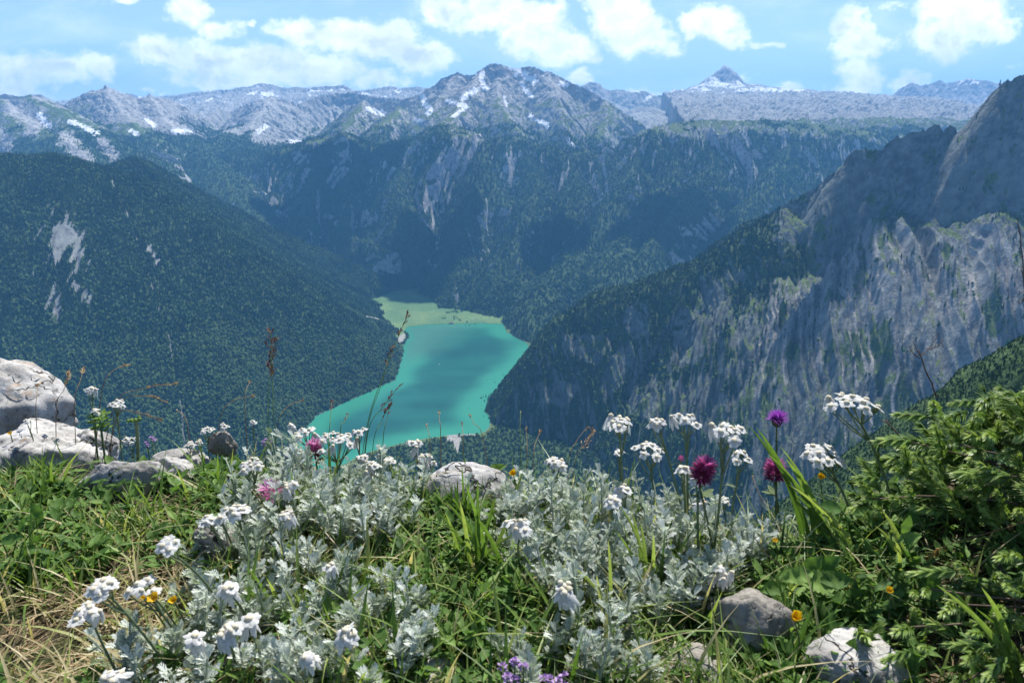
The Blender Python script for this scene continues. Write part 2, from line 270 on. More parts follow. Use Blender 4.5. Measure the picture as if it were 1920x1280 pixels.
GR = ['range', 'peak', 'wall', 'shoulder', 'hill', 'crag', 'near', 'floor']
def terrain(x, y):
    shp = x.shape; x = x.ravel().astype(np.float32); y = y.ravel().astype(np.float32)
    wx = fbm(x / 520, y / 520, 4, 3) * 45 * np.clip(y / 3000, .2, 1.6); wy = fbm(x / 520 + 50, y / 520, 4, 9) * 45 * np.clip(y / 3000, .2, 1.6)
    X = x + wx; Y = y + wy
    z = ZL + 2 + 0 * x; z += np.clip((y - 4900), 0, None) * 0.12 + np.clip(-(y - 1950), 0, None) * 0.05
    z = np.minimum(z, 60.)
    grp = np.full(x.shape, 7, np.int8); dd = np.full(x.shape, 1e6); fv = np.zeros(x.shape)
    for r in RID:
        p = r['pts'].astype(np.float32); prof = r['prof']
        floor = -900 if p[:, 1].min() > 7400 else -1260
        rad = np.interp(p[:, 2].max() - floor, prof[:, 1], prof[:, 0])
        sel = np.nonzero((X > p[:, 0].min() - rad) & (X < p[:, 0].max() + rad) & (Y > p[:, 1].min() - rad) & (Y < p[:, 1].max() + rad))[0]
        if not len(sel): continue
        xs, ys = X[sel], Y[sel]
        best = np.full(len(sel), 1e9, np.float32); zz = np.zeros(len(sel), np.float32); ss = zz.copy(); dm = zz.copy(); acc = 0
        for i in range(len(p) - 1):
            e = p[i + 1] - p[i]; L = float(math.hypot(e[0], e[1])) + 1e-6
            t = np.clip(((xs - p[i, 0]) * e[0] + (ys - p[i, 1]) * e[1]) / (L * L), 0, 1)
            d = np.sqrt((xs - p[i, 0] - t * e[0]) ** 2 + (ys - p[i, 1] - t * e[1]) ** 2)
            zr = p[i, 2] + t * e[2]
            hgt = zr - d * r['sel']
            m = -hgt < best
            best = np.where(m, -hgt, best); zz = np.where(m, zr, zz); ss = np.where(m, acc + t * L, ss); dm = np.where(m, d, dm); acc += L
        if len(p) > 8:                  # run the gullies straight down the face, not round each kink of the crest
            ch = p[-1, :2] - p[0, :2]; ch /= np.hypot(*ch); ss = (xs - p[0, 0]) * ch[0] + (ys - p[0, 1]) * ch[1]
        lam = r['lam']; sw = ss + 0.35 * lam * fbm(xs / (lam * 2), ys / (lam * 2), 2, 21)
        f = fbm(sw / lam, dm / (lam * 4.5), 4, 31 + hash(r['name']) % 1 + len(r['name']), 0.55, ridged=True)
        A = r['fl'] * np.clip(dm / (lam * 1.2), 0, 1)
        fn = fbm(xs / 90, ys / 90, 4, 5, 0.6) * 9 * r['fine'] * np.clip(dm / 60, .35, 1) * np.clip(ys / 4000, .25, 2.5)
        h = zz - np.interp(dm, prof[:, 0], prof[:, 1]) + (f - .25) * A + fn
        if r['rib']:
            l2, a2, d0, d1 = r['rib']
            sk = ss + .42 * dm; wv_ = .38 * fbm(xs / 190, ys / 190, 3, 91)
            f2 = fbm(sk / l2 + wv_, dm / (l2 * 13), 3, 95, .55, ridged=True)
            h = h + (f2 - .2) * a2 * sstep(d0, d1, dm)
            f = np.maximum(1 - 2 * np.abs(perlin(sk / 48 + 1.2 * wv_, dm / 330, 195)), 1 - 2.4 * np.abs(perlin(sk / 120 + wv_, dm / 500, 196)))
        if r['grp'] == 'crag': h = h + 10 * fbm((ss + .42 * dm) / 34 + .5 * fbm(xs / 90, ys / 90, 3, 402), dm / 300, 3, 401, .55, ridged=True) * np.clip(dm / 40, .1, 1)
        if r['jag']: h = h + r['jag'] * fbm(ss / 42, dm / 60, 3, 13, .6, ridged=True) * np.clip(1 - dm / 90, 0, 1)
        if r['grp'] in ('range', 'peak'):
            if p[:, 1].min() > 7000 or r['grp'] == 'peak': h = h - np.clip(6900 - ys, 0, None) * 1.1
            else: h = h - np.clip(dm - 350, 0, None) * 1.0
        h[dm >= rad] = -1e9
        up = h > z[sel]
        ii = sel[up]; z[ii] = h[up]; grp[ii] = GR.index(r['grp']); dd[ii] = dm[up]; fv[ii] = f[up]
    near = (y < 6500) & (y > 1200)
    sdl = np.full(x.shape, 1e4); sdm = np.full(x.shape, 1e4)
    ii = np.nonzero(near)[0]
    jx = x[ii] + fbm(x[ii] / 60, y[ii] / 60, 3, 77) * 10; jy = y[ii]
    sdl[ii] = polysd(jx, jy, LAKEP)
    sdm[ii] = np.minimum(polysd(jx, jy, MEADP), polysd(jx, jy, MEAD2))
    base = ZL + 1.5 + np.clip(sdl, 0, 3000) * 0.055
    cap = base + np.clip(np.minimum(sdl, sdm) - 4, 0, None) * np.choose(grp, [.9, .9, .9, .9, .72, 1.35, 1., 1.])
    cap = np.where(near, cap, 1e9)
    fl = z > cap; z = np.minimum(z, cap)
    z = np.where(sdl < 0, ZL - 4 + np.clip(sdl, -200, 0) * 0.1, z)
    return [a.reshape(shp) for a in (z, grp, dd, sdl, sdm, fv)]

NC, NR_ = 1300, 1750
az = np.linspace(R(-44), R(44), NC)
rr = np.concatenate([np.geomspace(330, 1500, 180, endpoint=False), np.geomspace(1500, 3200, 860, endpoint=False), np.geomspace(3200, 9500, 740, endpoint=False), np.geomspace(9500, 17500, 220)])
NR_ = len(rr)
AZ, RR = np.meshgrid(az, rr)
TX = RR * np.tan(AZ); TY = RR.copy()
TZ, TG, TD, TSL, TSM, TF = terrain(TX, TY)
# slope
def grads(TX, TY, TZ):
    gx = np.gradient(TZ, axis=1) / np.gradient(TX, axis=1)
    dr = np.gradient(TZ, axis=0) / np.gradient(TY, axis=0)
    t = TX / TY
    return gx, dr - t * gx
GX, GY = grads(TX, TY, TZ)
SLOPE = np.hypot(GX, GY)
PX, PY = proj(TX, TY, TZ)
nz1 = fbm(TX / 160, TY / 160, 4, 41); nz2 = fbm(TX / 700, TY / 700, 3, 51); nz3 = fbm(TX / 35, TY / 35, 3, 61)
def blob(cx, cy, rx, ry, ang=0):
    c, s_ = math.cos(R(ang)), math.sin(R(ang))
    a = (PX - cx) * c + (PY - cy) * s_; b = -(PX - cx) * s_ + (PY - cy) * c
    return 1 - np.sqrt((a / rx) ** 2 + (b / ry) ** 2)
tl = -60 + 260 * nz2 + 230 * nz1
forest = sstep(60, -60, TZ - tl) * np.where((TG == 2) | (TG == 3), sstep(2.0, 1.3, SLOPE + 0.25 * nz1), sstep(1.55, 1.05, SLOPE + 0.25 * nz1))
rocky = np.zeros_like(TZ)
isH = TG == 4; isC = TG == 5; isN = TG == 6
for b in [(125, 410, 10, 36, 0), (115, 450, 42, 55, 12), (150, 470, 26, 45, -5), (105, 540, 14, 60, 0), (150, 545, 12, 40, -40), (285, 472, 8, 30, -25), (105, 480, 26, 66, 10)]:
    rocky = np.maximum(rocky, sstep(.1, .75, blob(*b) + 0.5 * nz1 + 1.8 * fbm(TX / 22 + TY / 160, TY / 210 - TX / 200, 3, 121)) * (isH))
forest = np.where(isH, sstep(2.2, 1.6, SLOPE), forest)
forest = np.where(isC, forest * sstep(1.15, 0.8, SLOPE + .3 * nz1), forest)
# crag: bare upper cliff, scree ribs, woods only on the long left shoulder and at the foot
snowl = np.zeros_like(TZ)
upper = isC & (PX > 1400) & (PY < 930)
fr_line = 470 + (1480 - PX) * 0.95
forest = np.where(upper, forest * np.clip(sstep(1470, 1440, PX + 25 * nz1) * sstep(fr_line + 20, fr_line - 40, PY + 30 * nz1) + sstep(800, 960, PY + 60 * nz1) + .0, 0, 1), forest)
forest = np.where(TG == 7, sstep(6, 40, np.minimum(TSL, TSM) + 20 * nz1), forest)
low_ = isC & (PX < 1462 + 120 * nz1 + 50 * nz3 - .12 * (PY - 420))
cl = np.zeros_like(TZ)
for b in [(1100, 650, 46, 30, 0), (1320, 610, 40, 130, 38), (1405, 690, 60, 120, 0), (1240, 745, 70, 46, 0), (1330, 760, 90, 60, 0), (1050, 735, 30, 26, 0), (1190, 610, 26, 30, 0), (1160, 690, 26, 60, 30)]:
    cl = np.maximum(cl, sstep(-.15, .3, blob(*b) + .7 * nz1 + .6 * fbm(TX / 40, TY / 90, 3, 131)))
forest = np.where(low_, np.maximum(forest, sstep(2.6, 1.5, SLOPE + .5 * nz1)) * (1 - .93 * cl), forest)
grass = np.where(low_, .5, 0)
forest *= (1 - rocky)
meadow = sstep(12, -12, TSM + 55 * nz1 + 20 * nz3 + 14)
forest *= (1 - meadow); forest *= sstep(-1, 4, TSL)
gravel = np.maximum(sstep(14, 2, np.abs(TSL) + 10 * nz1) * (TSL > -5) * .22, 0)
rib = isC & (PX > 1380)
stv = fbm(TX / 26, TY / 150, 3, 111)
ribm = sstep(.74, .90, TF + .10 * nz3) * sstep(-.30, .05, nz1 + .4 * nz3) * sstep(300, 470, TD + 120 * nz2) * sstep(980, 760, PY + 80 * nz1) * sstep(1380, 1480, PX + 60 * nz1)
gravel = np.where(rib, np.maximum(gravel, .95 * ribm), gravel)
gravel = np.where(isC & (PX > 1300), np.maximum(gravel, .6 * sstep(.86, .96, TF) * sstep(.0, .3, nz1) * (1 - forest)), gravel)
gravel = np.maximum(gravel, sstep(-.2, .3, np.maximum(np.maximum(blob(852, 822, 14, 7), blob(856, 832, 6, 16, -14)), blob(872, 815, 22, 2)) + .9 * nz3) * (TG == 7))
for pl_ in [[(795, 548), (789, 575), (799, 604)], [(745, 590), (790, 598), (846, 604)], [(846, 604), (900, 600), (935, 604)]]:
    a_ = np.full(TZ.shape, 1e9)
    for (xa, ya), (xb, yb) in zip(pl_[:-1], pl_[1:]):
        t_ = np.clip(((PX - xa) * (xb - xa) + (PY - ya) * (yb - ya)) / ((xb - xa) ** 2 + (yb - ya) ** 2), 0, 1); a_ = np.minimum(a_, np.hypot(PX - xa - t_ * (xb - xa), PY - ya - t_ * (yb - ya)))
    gravel = np.maximum(gravel, .4 * sstep(1.4, .5, a_ + 2.2 * nz3) * meadow)
gravel = np.maximum(gravel, sstep(0, .4, np.maximum(blob(752, 636, 7, 14, 25), blob(700, 597, 26, 3, 15)) + .5 * nz3) * (TY < 5000) * (TY > 2800))
forest *= (1 - gravel)
forest = np.where(TZ > 120, 0, forest)
grass = sstep(1.05, 0.6, SLOPE + .3 * nz1) * sstep(520, 60, TZ + 250 * nz1)
lowY = (TY < 6200) & (TY > 5000)
grass = np.where((TG == 0) & (TY > 7600) & (PX > 170), grass * .35, grass)
grass = np.where((TG == 0) & (TY > 9000), grass * .25, grass)
grass = np.where(isH, .3, grass); grass = np.where(isN, 1, grass); forest = np.where(isN, 1, forest)
grass = np.where(isC, np.maximum(sstep(0.95, 0.6, SLOPE + .25 * nz1), .62 * sstep(-.15, .30, nz1 + .35 * nz3 - .25 * sstep(.5, .9, TF))), grass)
snow = np.where(TZ > 80, sstep(1.2, .4, SLOPE) * sstep(.02, .30, .55 * nz1 + .9 * nz2 + .25 * nz3 + .16 * (TY > 11500) * sstep(1230, 1290, PX) * sstep(1520, 1460, PX)) * sstep(120, 620, TZ), 0) * np.where(TY > 11500, 1, .55)

def pline(pts, wd):
    m = np.full(TZ.shape, 1e9)
    for (a, b), (c, d) in zip(pts[:-1], pts[1:]):
        ex, ey = c - a, d - b; t = np.clip(((PX - a) * ex + (PY - b) * ey) / (ex * ex + ey * ey), 0, 1)
        m = np.minimum(m, np.hypot(PX - a - t * ex, PY - b - t * ey))
    return sstep(wd * 1.6, wd * .6, m + wd * 1.6 * nz3 + wd * nz1)
for pts, wd in [([(905, 140), (902, 152), (912, 165)], 4), ([(955, 127), (975, 134), (965, 142)], 3), ([(985, 142), (1000, 152), (1003, 145)], 6), ([(978, 155), (985, 168), (997, 182)], 3), ([(995, 218), (1004, 225), (1026, 234)], 4), ([(792, 180), (797, 195), (808, 205), (802, 213)], 4), ([(893, 168), (880, 176), (868, 184)], 4), ([(1050, 155), (1062, 160)], 3), ([(945, 182), (950, 200)], 2), ([(780, 225), (790, 228)], 3), ([(690, 205), (715, 212)], 5), ([(840, 190), (875, 200), (850, 218)], 3), ([(130, 228), (150, 236), (180, 250)], 4), ([(245, 245), (260, 252)], 3), ([(325, 245), (360, 250)], 4), ([(485, 245), (500, 238)], 4), ([(545, 265), (575, 268)], 3), ([(275, 225), (290, 235)], 3), ([(75, 215), (90, 235)], 5), ([(1065, 262), (1075, 274)], 3)]:
    snowl = np.maximum(snowl, pline(pts, wd))
snow = np.maximum(snow, np.where((TY > 5500) & ((TG == 0) | (TG == 1)), snowl * 1.2, 0))
rg = (TG == 0) & (TY < 9000)
for pts, wd in [([(20, 205), (70, 228), (60, 240)], 13), ([(120, 260), (150, 290), (165, 305)], 12), ([(190, 265), (215, 295)], 9), ([(0, 250), (15, 275)], 9), ([(330, 240), (300, 215)], 10), ([(480, 255), (560, 262)], 10)]:
    grass = np.where(rg, grass * (1 - pline(pts, wd)), grass); forest = np.where(rg, forest * (1 - pline(pts, wd)), forest)
# ------------------------------------------------------------------ terrain materials and meshes
def terrain_mat():
    m, n = newmat('terrain')
    p = n.pos()
    A = n.node('ShaderNodeSeparateColor'); n.put(A.inputs[0], n.attr('cover_a', True))
    B = n.node('ShaderNodeSeparateColor'); n.put(B.inputs[0], n.attr('cover_b', True))
    big = n.noise(p, 0.004, 5, 0.6); mid = n.noise(p, 0.03, 6, 0.65); fin = n.noise(p, 0.16, 4, 0.6)
    streak = n.noise(n.scalev(p, (0.05, 0.05, 0.008)), 1.0, 5, 0.65)
    rock = n.mix(n.ramp(mid, .3, .7), (0.20, 0.20, 0.20, 1), (0.46, 0.46, 0.45, 1))
    rock = n.mix(n.math('MULTIPLY', n.ramp(streak, .5, .68), .6), rock, (0.13, 0.125, 0.12, 1))
    rock = n.mix(n.math('MULTIPLY', n.ramp(big, .45, .65), .35), rock, (0.40, 0.39, 0.37, 1))
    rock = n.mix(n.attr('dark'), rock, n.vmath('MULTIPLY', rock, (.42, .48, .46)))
    gr = n.mix(n.ramp(fin, .3, .7), (0.045, 0.085, 0.022, 1), (0.12, 0.16, 0.05, 1))
    def over(base, mask, noi, col, amt=.9):
        f = n.ramp(n.math('ADD', mask, n.math('MULTIPLY', n.math('SUBTRACT', noi, .5), amt)), .38, .62)
        return n.mix(f, base, col)
    c = over(rock, A.outputs[1], mid, gr, 1.5)
    c = over(c, A.outputs[0], mid, n.mix(n.ramp(fin, .35, .65), (0.026, 0.052, 0.018, 1), (0.062, 0.105, 0.034, 1)), .8)
    c = over(c, B.outputs[0], mid, n.mix(n.ramp(big, .4, .6), (0.085, 0.165, 0.062, 1), (0.135, 0.215, 0.082, 1)), .3)
    c = over(c, B.outputs[1], fin, n.mix(n.ramp(fin, .3, .7), (0.20, 0.195, 0.18, 1), (0.36, 0.35, 0.33, 1)), .5)
    c = over(c, A.outputs[2], mid, (0.82, 0.84, 0.87, 1), 1.2)
    h = n.math('ADD', n.math('MULTIPLY', mid, 1.0), n.math('MULTIPLY', fin, .35))
    n.out(n.pbsdf(c, 0.9, n.bump(h, 0.9, 9.0), spec=.15))
    return m
TERR = terrain_mat()
idx = np.arange(NC * NR_).reshape(NR_, NC)
Q = np.stack([idx[:-1, :-1], idx[:-1, 1:], idx[1:, 1:], idx[1:, :-1]], -1).reshape(-1, 4)
qg = TG[:-1, :-1].ravel()
Vall = np.stack([TX, TY, TZ], -1).reshape(-1, 3)
CA = np.stack([forest, grass, snow], -1).reshape(-1, 3); CB = np.stack([meadow, gravel, rocky], -1).reshape(-1, 3)
DK = ((TG == 5) * np.where((PX > 1440) & (TD > 340), np.clip(.56 + .5 * nz1 + .62 * sstep(520, 1000, TD + 150 * nz2), .1, 1.1), np.clip(1.1 + .5 * nz1, .6, 1.25)) + (TG == 4) * .55).ravel()  # crag's shaded upper cliff and sunlit rib band put into the rock colour
TN = {'range': ('mountain_range', 'distant grey limestone range with snow patches and a sharp pyramid summit'),
      'peak': ('snowy_mountain', 'broad rocky mountain with snow gullies rising behind the valley'),
      'wall': ('forested_slope', 'dark blue forested valley wall below the broad rocky mountain'),
      'shoulder': ('forested_shoulder', 'wooded mountain shoulder behind the jagged crag ridge'),
      'hill': ('wooded_hill', 'dark wooded hill sloping down to the lake with pale rock scars'),
      'crag': ('crag_ridge', 'jagged grey crag ridge with scree ribs falling to the lake'),
      'near': ('dark_hillside', 'dark shrubby hillside just below the juniper bush'),
      'floor': ('valley_floor', 'flat valley floor with green meadow and pale gravel beside the lake')}
for gi, g in enumerate(GR):
    f = Q[qg == gi]
    if not len(f): continue
    u, inv = np.unique(f, return_inverse=True)
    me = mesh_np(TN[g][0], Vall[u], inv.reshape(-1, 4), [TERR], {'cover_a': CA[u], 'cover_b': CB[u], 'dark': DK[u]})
    link(TN[g][0], me, kind='structure', label=TN[g][1], category='terrain')

# lake: a real water sheet
def lake_mat():
    m, n = newmat('lake_water')
    p = n.pos(); sp_ = n.node('ShaderNodeSeparateXYZ'); n.put(sp_.inputs[0], p)
    d = n.attr('depth')
    lane = n.noise(n.scalev(p, (0.0007, 0.0035, 0)), 1.0, 4, 0.55, 0.8)
    big = n.noise(n.scalev(p, (0.0012, 0.0018, 0)), 1.0, 3, 0.5, 0.4)
    deep = n.mix(n.ramp(lane, .36, .66), (0.010, 0.076, 0.058, 1), (0.015, 0.110, 0.080, 1))
    deep = n.mix(n.math('MULTIPLY', n.ramp(big, .48, .62), .7), deep, (0.018, 0.135, 0.094, 1))
    c = n.mix(n.ramp(d, 0.0, 1.0), (0.034, 0.215, 0.135, 1), deep)
    c = n.mix(n.math('MULTIPLY', n.attr('shoal'), .8), c, (0.06, 0.17, 0.12, 1))
    c = n.mix(n.math('MULTIPLY', n.attr('lake_shade'), .55), c, (0.007, 0.045, 0.050, 1))  # mountain and cloud shadow painted into the water colour as a dark band
    rip = n.noise(n.scalev(p, (0.03, 0.05, 0.03)), 1.0, 4, .6)
    n.out(n.pbsdf(c, 0.22, n.bump(rip, .2, 1.0), spec=.12))
    return m
gx = np.linspace(-1500, 450, 260); gy_ = np.linspace(1450, 4200, 260)
LX, LY = np.meshgrid(gx, gy_)
sdw = polysd(LX, LY, LAKEP)
lx_, ly_ = proj(LX, LY, np.full_like(LX, ZL))
shoal = sstep(700, 668, ly_ + (lx_ - 760) * .22 + 14 * fbm(LX / 300, LY / 300, 3, 5)) * sstep(900, 780, lx_ - (640 - ly_) * 1.2) * sstep(0, 40, -sdw)
dep = sstep(10, 190, -sdw + 60 * fbm(LX / 260, LY / 260, 3, 15))
dk2 = sstep(0, .9, 1 - np.hypot((lx_ - 880 + (ly_ - 655) * 1.6) / 120, (ly_ - 655) / 34) + .5 * fbm(LX / 220, LY / 420, 3, 25)) + .5 * sstep(0, .9, 1 - np.hypot((lx_ - 700) / 90, (ly_ - 790) / 60))  # mask of the painted shadow band, plus a fainter patch nearer
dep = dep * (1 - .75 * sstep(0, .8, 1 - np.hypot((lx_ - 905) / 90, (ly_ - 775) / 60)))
k = np.arange(260 * 260).reshape(260, 260)
lq = np.stack([k[:-1, :-1], k[:-1, 1:], k[1:, 1:], k[1:, :-1]], -1).reshape(-1, 4)
lq = lq[(sdw.ravel()[lq].min(1) < 40)]
u, inv = np.unique(lq, return_inverse=True)
LV = np.stack([LX, LY, np.full_like(LX, ZL)], -1).reshape(-1, 3)
link('lake_water', mesh_np('lake_water', LV[u], inv.reshape(-1, 4), [lake_mat()], {'depth': dep.ravel()[u], 'shoal': shoal.ravel()[u], 'lake_shade': np.clip(dk2, 0, 1).ravel()[u]}),
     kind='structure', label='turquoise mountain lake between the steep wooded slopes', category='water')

# ------------------------------------------------------------------ far woods: one mass per slope
def tree_mat():
    m, n = newmat('far_tree_foliage')
    t = n.attr('tint'); b = n.attr('leafy')
    c = n.mix(t, (0.022, 0.050, 0.021, 1), (0.066, 0.115, 0.038, 1))
    c = n.mix(b, c, n.mix(t, (0.036, 0.076, 0.022, 1), (0.088, 0.145, 0.046, 1)))
    n.out(n.pbsdf(c, 0.8, spec=.1)); return m
TREE = tree_mat()
def conifers(P0, H, sides=6, tiers=3):
    n = len(P0); ph = rng.uniform(0, 6.28, n); V = []; F = []; nv = 0
    for k in range(tiers):
        b0 = 0.08 + 0.27 * k * (3 / tiers) ; top = min(1.0, b0 + 0.50 if k < tiers - 1 else 1.0); rad = 0.20 * (1 - 0.27 * k * (3 / tiers) * .95) if tiers > 1 else .19
        if tiers == 1: b0, top = 0.0, 1.0
        ring = []
        for j in range(sides):
            a = ph + 2 * np.pi * (j + .5 * k) / sides; r = rad * H * rng.uniform(.65, 1.2, n)
            ring.append(np.stack([P0[:, 0] + r * np.cos(a), P0[:, 1] + r * np.sin(a), P0[:, 2] + b0 * H + rng.uniform(-.05, .03, n) * H], -1))
        ring.append(P0 + np.stack([0 * H, 0 * H, top * H], -1))
        V.append(np.stack(ring, 1))
        for j in range(sides): F.append((nv + j, nv + (j + 1) % sides, nv + sides))
        nv += sides + 1
    V = np.concatenate(V, 1); F = np.array(F)
    return V.reshape(-1, 3), (F[None] + (np.arange(n) * nv)[:, None, None]).reshape(-1, 3), nv
ICO_V = None
def broadleaf(P0, H):
    global ICO_V
    t = (1 + 5 ** .5) / 2
    v = np.array([(-1, t, 0), (1, t, 0), (-1, -t, 0), (1, -t, 0), (0, -1, t), (0, 1, t), (0, -1, -t), (0, 1, -t), (t, 0, -1), (t, 0, 1), (-t, 0, -1), (-t, 0, 1)]) / math.sqrt(1 + t * t)
    f = np.array([(0, 11, 5), (0, 5, 1), (0, 1, 7), (0, 7, 10), (0, 10, 11), (1, 5, 9), (5, 11, 4), (11, 10, 2), (10, 7, 6), (7, 1, 8), (3, 9, 4), (3, 4, 2), (3, 2, 6), (3, 6, 8), (3, 8, 9), (4, 9, 5), (2, 4, 11), (6, 2, 10), (8, 6, 7), (9, 8, 1)])
    n = len(P0); V = v[None] * rng.uniform(.65, 1.25, (n, 12, 1)) * (H * .36)[:, None, None] * np.array([1, 1, 1.15])
    V = V + P0[:, None] + np.stack([0 * H, 0 * H, H * .5], -1)[:, None]
    return V.reshape(-1, 3), (f[None] + (np.arange(n) * 12)[:, None, None]).reshape(-1, 3), 12
elev = (TZ - CAM[2]) / RR
cm = np.maximum.accumulate(elev, axis=0)
vis = (elev + 60 / RR >= cm) & (PX > -150) & (PX < 2070)
cw = np.gradient(TX, axis=1) * np.gradient(TY, axis=0)
area = np.abs(cw) * np.sqrt(1 + np.minimum(SLOPE, 2) ** 2)
def plant(name, label, mask, dens, hgt, leafy, sides=6, tiers=3, tk=1.0):
    lam = area * mask * dens * vis
    cnt = rng.poisson(lam.ravel())
    ii = np.repeat(np.arange(cnt.size), cnt)
    if not len(ii): return
    r_, c_ = np.divmod(ii, NC)
    jx = rng.uniform(-.5, .5, len(ii)); jy = rng.uniform(-.5, .5, len(ii))
    r1 = np.clip(r_, 1, NR_ - 2); c1 = np.clip(c_, 1, NC - 2)
    px_ = TX[r1, c1] + jx * (TX[r1, c1 + 1] - TX[r1, c1 - 1]) * .5; dy = jy * (TY[r1 + 1, c1] - TY[r1 - 1, c1]) * .5
    dx = px_ - TX[r1, c1]
    pz = TZ[r1, c1] + GX[r1, c1] * dx + GY[r1, c1] * dy
    P0 = np.stack([px_, TY[r1, c1] + dy, pz - 1.0], -1)
    H = hgt * rng.uniform(.6, 1.25, len(ii)) ** 1.0
    lf = leafy.ravel()[ii] > rng.uniform(0, 1, len(ii))
    clump = np.clip(.45 + .9 * fbm(P0[:, 0] / 120, P0[:, 1] / 120, 3, 71), 0, 1)
    tint = np.clip(rng.normal(.0, .15, len(ii)) + .25 * fbm(P0[:, 0] / 400, P0[:, 1] / 400, 3, 72) + clump, 0, 1) * tk
    Vs = []; Fs = []; T = []; L = []; off = 0
    for sel, leaf in ((~lf, 0), (lf, 1)):
        if not sel.any(): continue
        V, F, nv = broadleaf(P0[sel], H[sel] * .8) if leaf else conifers(P0[sel], H[sel], sides, tiers)
        Vs.append(V); Fs.append(F + off); off += len(V)
        T.append(np.repeat(tint[sel], nv)); L.append(np.full(len(V), leaf, np.float32))
    me = mesh_np(name, np.concatenate(Vs), np.concatenate(Fs), [TREE], {'tint': np.concatenate(T), 'leafy': np.concatenate(L)})
    link(name, me, kind='stuff', label=label, category='forest')
    print('trees', name, len(ii))
leaf_far = np.clip(.35 + 1.6 * nz2 + 1.1 * nz1, 0, .9)
leaf_hill = sstep(560, 720, PY + 60 * nz1) * .6 + np.clip(.22 + .5 * nz1, 0, 1)
plant('forest', 'dense dark spruce and beech forest covering the hill left of the lake', forest * isH, 1 / 60., 19., leaf_hill)
plant('forest', 'scattered conifers on the crag ridge shoulder above the lake', np.maximum(forest, .16 * sstep(-.1, .5, nz1 + nz3)) * isC, 1 / 95., 17., np.full_like(TZ, .25))
plant('forest', 'distant blue conifer forest on the steep valley wall behind the lake', forest * (TG == 2), 1 / 300., 25., leaf_far, 5, 2)
plant('forest', 'distant conifer forest on the mountain shoulder behind the crag ridge', forest * (TG == 3), 1 / 300., 25., leaf_far, 5, 2)
plant('forest', 'thin tree line under the distant rocky peaks', forest * ((TG == 0) | (TG == 1)) * (TY < 9000), 1 / 450., 24., np.full_like(TZ, .1), 5, 1)
plant('forest', 'woods and hedgerows on the valley floor along the lake shore', np.maximum(forest, .16 * meadow * sstep(.05, .4, nz1 + .5 * nz3)) * (TG == 7), 1 / 110., 18., np.full_like(TZ, .6))
plant('shrub_cover', 'dark dwarf pine scrub on the hillside below the juniper bush', np.clip(.5 + nz3 * 1.5 + (TZ < 0), 0, 1) * isN, 1 / 6., 3.2, np.full_like(TZ, .3), 6, 3, .25)

# ------------------------------------------------------------------ haze
hb = bpy.data.materials.new('haze'); hb.use_nodes = True
n = NT(hb.node_tree)
v = n.node('ShaderNodeVolumePrincipled'); v.inputs['Density'].default_value = HAZE_D if 'HAZE_D' in globals() else 5.3e-5
v.inputs['Color'].default_value = (0.15, 0.42, 0.80, 1); v.inputs['Anisotropy'].default_value = 0.1
o_ = n.node('ShaderNodeOutputMaterial'); n.l.new(v.outputs[0], o_.inputs['Volume'])
x0, x1, y0, y1, z0, z1 = -18500, 18500, -1000, 18500, min(float(TZ.min()), -1232.) - 1, float(TZ.max()) + 60
bv = np.array([(x, y, z) for x in (x0, x1) for y in (y0, y1) for z in (z0, z1)])
bf = np.array([(0, 1, 3, 2), (4, 6, 7, 5), (0, 4, 5, 1), (2, 3, 7, 6), (0, 2, 6, 4), (1, 5, 7, 3)])
link('haze', mesh_np('haze', bv, bf, [hb]), kind='stuff', label='thin blue summer haze filling the valley', category='haze')

# ------------------------------------------------------------------ cumulus clouds out of view overhead, added for their shadows on valley and crag
def cloud(tx, ty, tz, wid, dep_, seed, zc=2700.):
    r = np.random.default_rng(seed); k_ = (zc - tz) / sd_[2]; c = np.array([tx + sd_[0] * k_, ty + sd_[1] * k_, zc]); t = (1 + 5 ** .5) / 2
    import bmesh
    bm = bmesh.new(); bmesh.ops.create_icosphere(bm, subdivisions=4, radius=1); D = np.array([v_.co[:] for v_ in bm.verts]); F = np.array([[v_.index for v_ in f_.verts] for f_ in bm.faces]); bm.free()
    az_ = np.arctan2(D[:, 1], D[:, 0]); lump = 1 + .30 * fbm(D[:, 0] * 1.6 + seed, D[:, 1] * 1.6 + D[:, 2], 5, seed, .6) + .16 * fbm(D[:, 0] * 5, D[:, 1] * 5 + D[:, 2] * 5, 3, seed + 5)
    V = D * lump[:, None] * np.array([wid / 2, dep_ / 2, min(wid, dep_) * .22]); V[:, 2] = np.where(V[:, 2] < 0, V[:, 2] * .35, V[:, 2])
    o = link('cloud', mesh_np('cloud', V, F, [CLOUD], smooth=True), kind='structure', label='white cumulus cloud out of view above the valley, added for its shadow', category='cloud'); o.location = c
CLOUD, n_ = newmat('cloud_white'); n_.out(n_.pbsdf((.85, .86, .88, 1), 1.0, spec=0.))
def under(px, py, **k):                 # what stands in that direction: the first visible ground
    d = (PX - px) ** 2 + (PY - py) ** 2 + np.where(vis, 0, 1e9); i = np.argmin(d); return TX.ravel()[i], TY.ravel()[i], TZ.ravel()[i]
cloud(*under(600, 400), 1150, 800, 5); cloud(*under(800, 520), 700, 700, 9); cloud(*under(1260, 400), 900, 520, 12); cloud(*under(1040, 470), 500, 620, 15); cloud(*under(1720, 315), 900, 230, 21)  # the last one is added only to darken the upper crag
